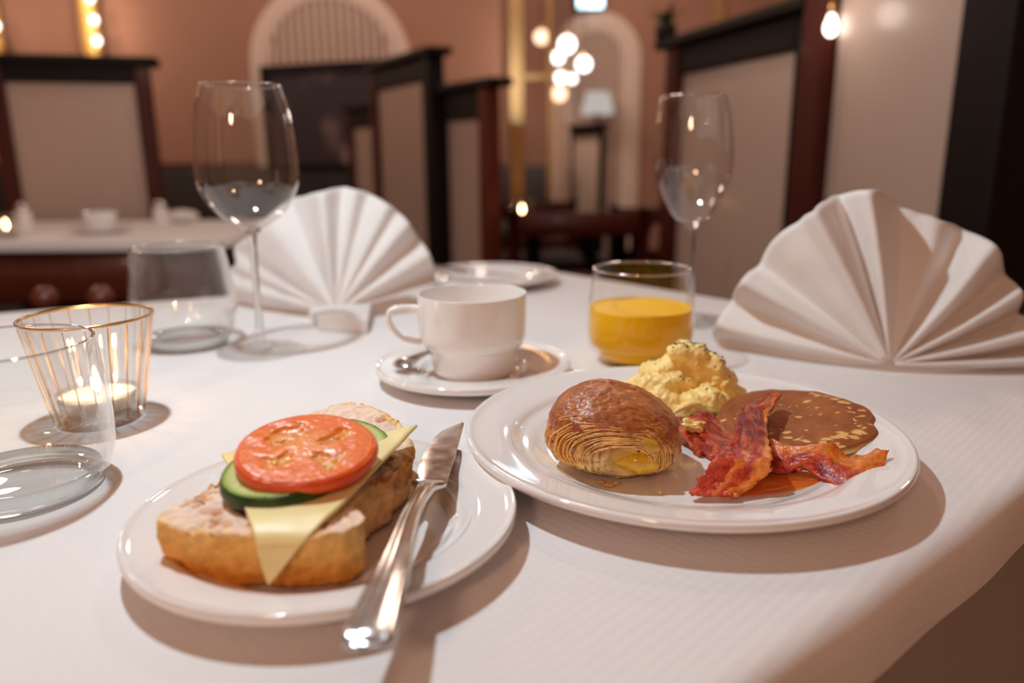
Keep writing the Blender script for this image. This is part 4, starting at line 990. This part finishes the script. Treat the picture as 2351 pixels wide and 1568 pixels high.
def pan_col(V, U):
    r, n_, n2, sp_ = pan_fields(V, U)
    c = mixc(np.array(lin(146, 78, 38)), np.array(lin(168, 96, 50)), np.clip(.5 + n_ * .7 + n2 * .2, 0, 1))
    c = mixc(c, np.array(lin(236, 186, 112)), sp_)
    c = mixc(c, np.array(lin(150, 78, 34)), sstep(.93, .98, r) * .6 * (1 - sp_))
    sd_ = mixc(np.array(lin(160, 92, 44)), np.array(lin(238, 206, 140)), sstep(.15, .5, U[:, 2]))
    return np.where((U[:, 2] > 0)[:, None], sd_, c)
def pan_disp(V, U):
    r, n_, n2, sp_ = pan_fields(V, U)
    return np.where(U[:, 2] < 1, .0012 * n_ + .0002 * n2 - .0006 * sp_, 0) - .0016 * sstep(.86, 1.0, r) * (U[:, 2] < .5)
pk = disc('pancake', atz(1826, 976, .0135), .0500, .0530, .0080, math.radians(2.6), math.radians(-3.6), pan_col, pan_disp, M['pancake'], 'round brown pancake with pale bubbles behind the bacon', 'pancake', nr=110, na=300, wob=.02)
mv = pk.data.vertices                        # torn notch at its right edge
nt = np.array(atz(1992, 1000, .012)) - np.array(pk.location)
for v in mv:
    dx, dy = v.co.x - nt[0], v.co.y - nt[1]; g_ = math.exp(-(dx * dx + dy * dy) / (2 * .0055 ** 2)); v.co.x -= .007 * g_; v.co.y += .003 * g_

# ================================================================== bacon
def bacon(label, Lp, Rp, seed, ca, nu=110, nv=30, wav=.0016, freq=1.0):
    A = smoothprof([atz(*p) for p in Lp], 10); B = smoothprof([atz(*p) for p in Rp], 10)
    f_ = lambda Q: np.stack([np.interp(np.linspace(0, 1, nu), np.linspace(0, 1, len(Q)), Q[:, k_]) for k_ in range(3)], 1)
    A, B = f_(A), f_(B); vv = np.linspace(0, 1, nv); V = []; UV = []
    for i in range(nu):
        for j in range(nv): V.append(A[i] * (1 - vv[j]) + B[i] * vv[j]); UV.append((i / (nu - 1), vv[j]))
    V = np.array(V); UV = np.array(UV); uu, vj = UV[:, 0], UV[:, 1]
    n1 = fbm(np.stack([uu * 5, vj * 3, uu * 0 + seed], 1), 3, seed); n2 = fbm(np.stack([uu * 30, vj * 10, uu * 0], 1), 4, seed + 3)
    edge = np.abs(vj - .5) * 2
    V[:, 2] += wav * (np.sin(uu * 15 * freq + 2.2 * vj + seed) * (.4 + edge) + 1.0 * n1) + .0006 * n2
    V[:, :2] += (.0018 * n2 * (edge > .9))[:, None] * (B - A).repeat(nv, 0)[:, :2] / .03 * np.sign(vj - .5)[:, None]
    V[:, 2] = np.maximum(V[:, 2], TZ + .0068)
    s_ = vj + .16 * n1 + .05 * n2 + .06 * np.sin(uu * 9 + seed)
    lean = np.array(lin(124, 14, 6)); red = np.array(lin(182, 38, 20)); pink = np.array(lin(208, 84, 56)); fat = np.array(lin(226, 130, 44)); fat2 = np.array(lin(206, 92, 20))
    c = ca(s_, uu, n1, n2, lean, red, pink, fat, fat2)
    o = mk('bacon_strip', V, gridf(nu, nv), M['bacon'], cols=c, label=label, cat='bacon')
    m = o.modifiers.new('s', 'SOLIDIFY'); m.thickness = .0024; m.offset = -1 if False else 0
    return o
def colB(s, u, n1, n2, lean, red, pink, fat, fat2):       # strip underneath
    c = mixc(lean, red, np.clip(.45 + n2, 0, 1))
    f_ = np.clip(sstep(.56, .36, s), 0, 1) * sstep(.35, .5, u) + sstep(.78, .9, u) * sstep(.75, .5, s) * .8
    c = mixc(c, fat, np.clip(f_, 0, 1)); c = mixc(c, fat2, np.clip(sstep(.1, .5, n2) * .5, 0, 1))
    c = mixc(c, pink, np.clip(sstep(.45, .6, s) * sstep(.75, .62, s) * sstep(.45, .6, u) * .5, 0, 1))
    return c
bacon('fried bacon strip running under the other one towards the plate rim',
      [(1546, 955, .0155), (1604, 952, .0155), (1640, 960, .015), (1690, 985, .0155), (1770, 1012, .0205), (1830, 1018, .0235), (1896, 1020, .026), (1939, 1036, .022), (1993, 1044, .020), (2036, 1044, .021)],
      [(1556, 1006, .0085), (1590, 1028, .0085), (1624, 1040, .0085), (1675, 1058, .0085), (1773, 1080, .0095), (1830, 1085, .0095), (1868, 1088, .0105), (1935, 1114, .0115), (1985, 1112, .0125), (2014, 1108, .0125)], 4, colB, wav=.0013, freq=1.6)
def colA(s, u, n1, n2, lean, red, pink, fat, fat2):
    c = mixc(lean, red, np.clip(sstep(.25, .7, u) + .6 * n2, 0, 1))
    c = mixc(c, pink, np.clip(sstep(.45, .9, u) * (.45 + .5 * n2), 0, 1))
    c = mixc(c, fat, np.clip(sstep(.74, .88, s) + .7 * sstep(.10, .05, np.abs(s - .52)) * sstep(.45, .6, u), 0, 1))
    c = mixc(c, fat2, np.clip(sstep(.30, .05, u) * sstep(.3, .7, s) * .9 + sstep(.2, .6, n2) * .35, 0, 1))
    return c
bacon('glossy fried bacon strip lying on top of the crossing one',
      [(1772, 901, .034), (1743, 911, .034), (1710, 928, .032), (1702, 946, .030), (1688, 976, .0285), (1686, 1004, .0275), (1664, 1024, .026), (1658, 1041, .0245), (1640, 1058, .022), (1616, 1088, .0165), (1600, 1109, .0125), (1584, 1131, .0105)],
      [(1793, 901, .036), (1780, 917, .034), (1771, 943, .031), (1759, 960, .0295), (1763, 986, .0285), (1768, 1017, .0275), (1767, 1045, .0265), (1774, 1070, .0225), (1763, 1087, .018), (1738, 1107, .0135), (1715, 1123, .0105), (1690, 1140, .0085)], 9, colA, wav=.0012)
gp = [(1640, 1142), (1700, 1139), (1780, 1132), (1840, 1120), (1905, 1104), (1930, 1092), (1880, 1084), (1790, 1078), (1720, 1090), (1660, 1120)]
O = resample([atz(x, y, .0066)[:2] for x, y in gp], 60)
for _ in range(3): O = .25 * np.roll(O, 1, 0) + .5 * O + .25 * np.roll(O, -1, 0)
cen = O.mean(0); V = []
for s_, z in ((.02, .0008), (.6, .0008), (.9, .0006), (1.0, .0)): V += [(*(cen + (o_ - cen) * s_), TZ + .0066 + z) for o_ in O]
mk('bacon_grease', V, gridf(4, 60, False, True), M['grease'], label='thin orange pool of grease beside the bacon', cat='grease')
print('objects', len(bpy.data.objects))
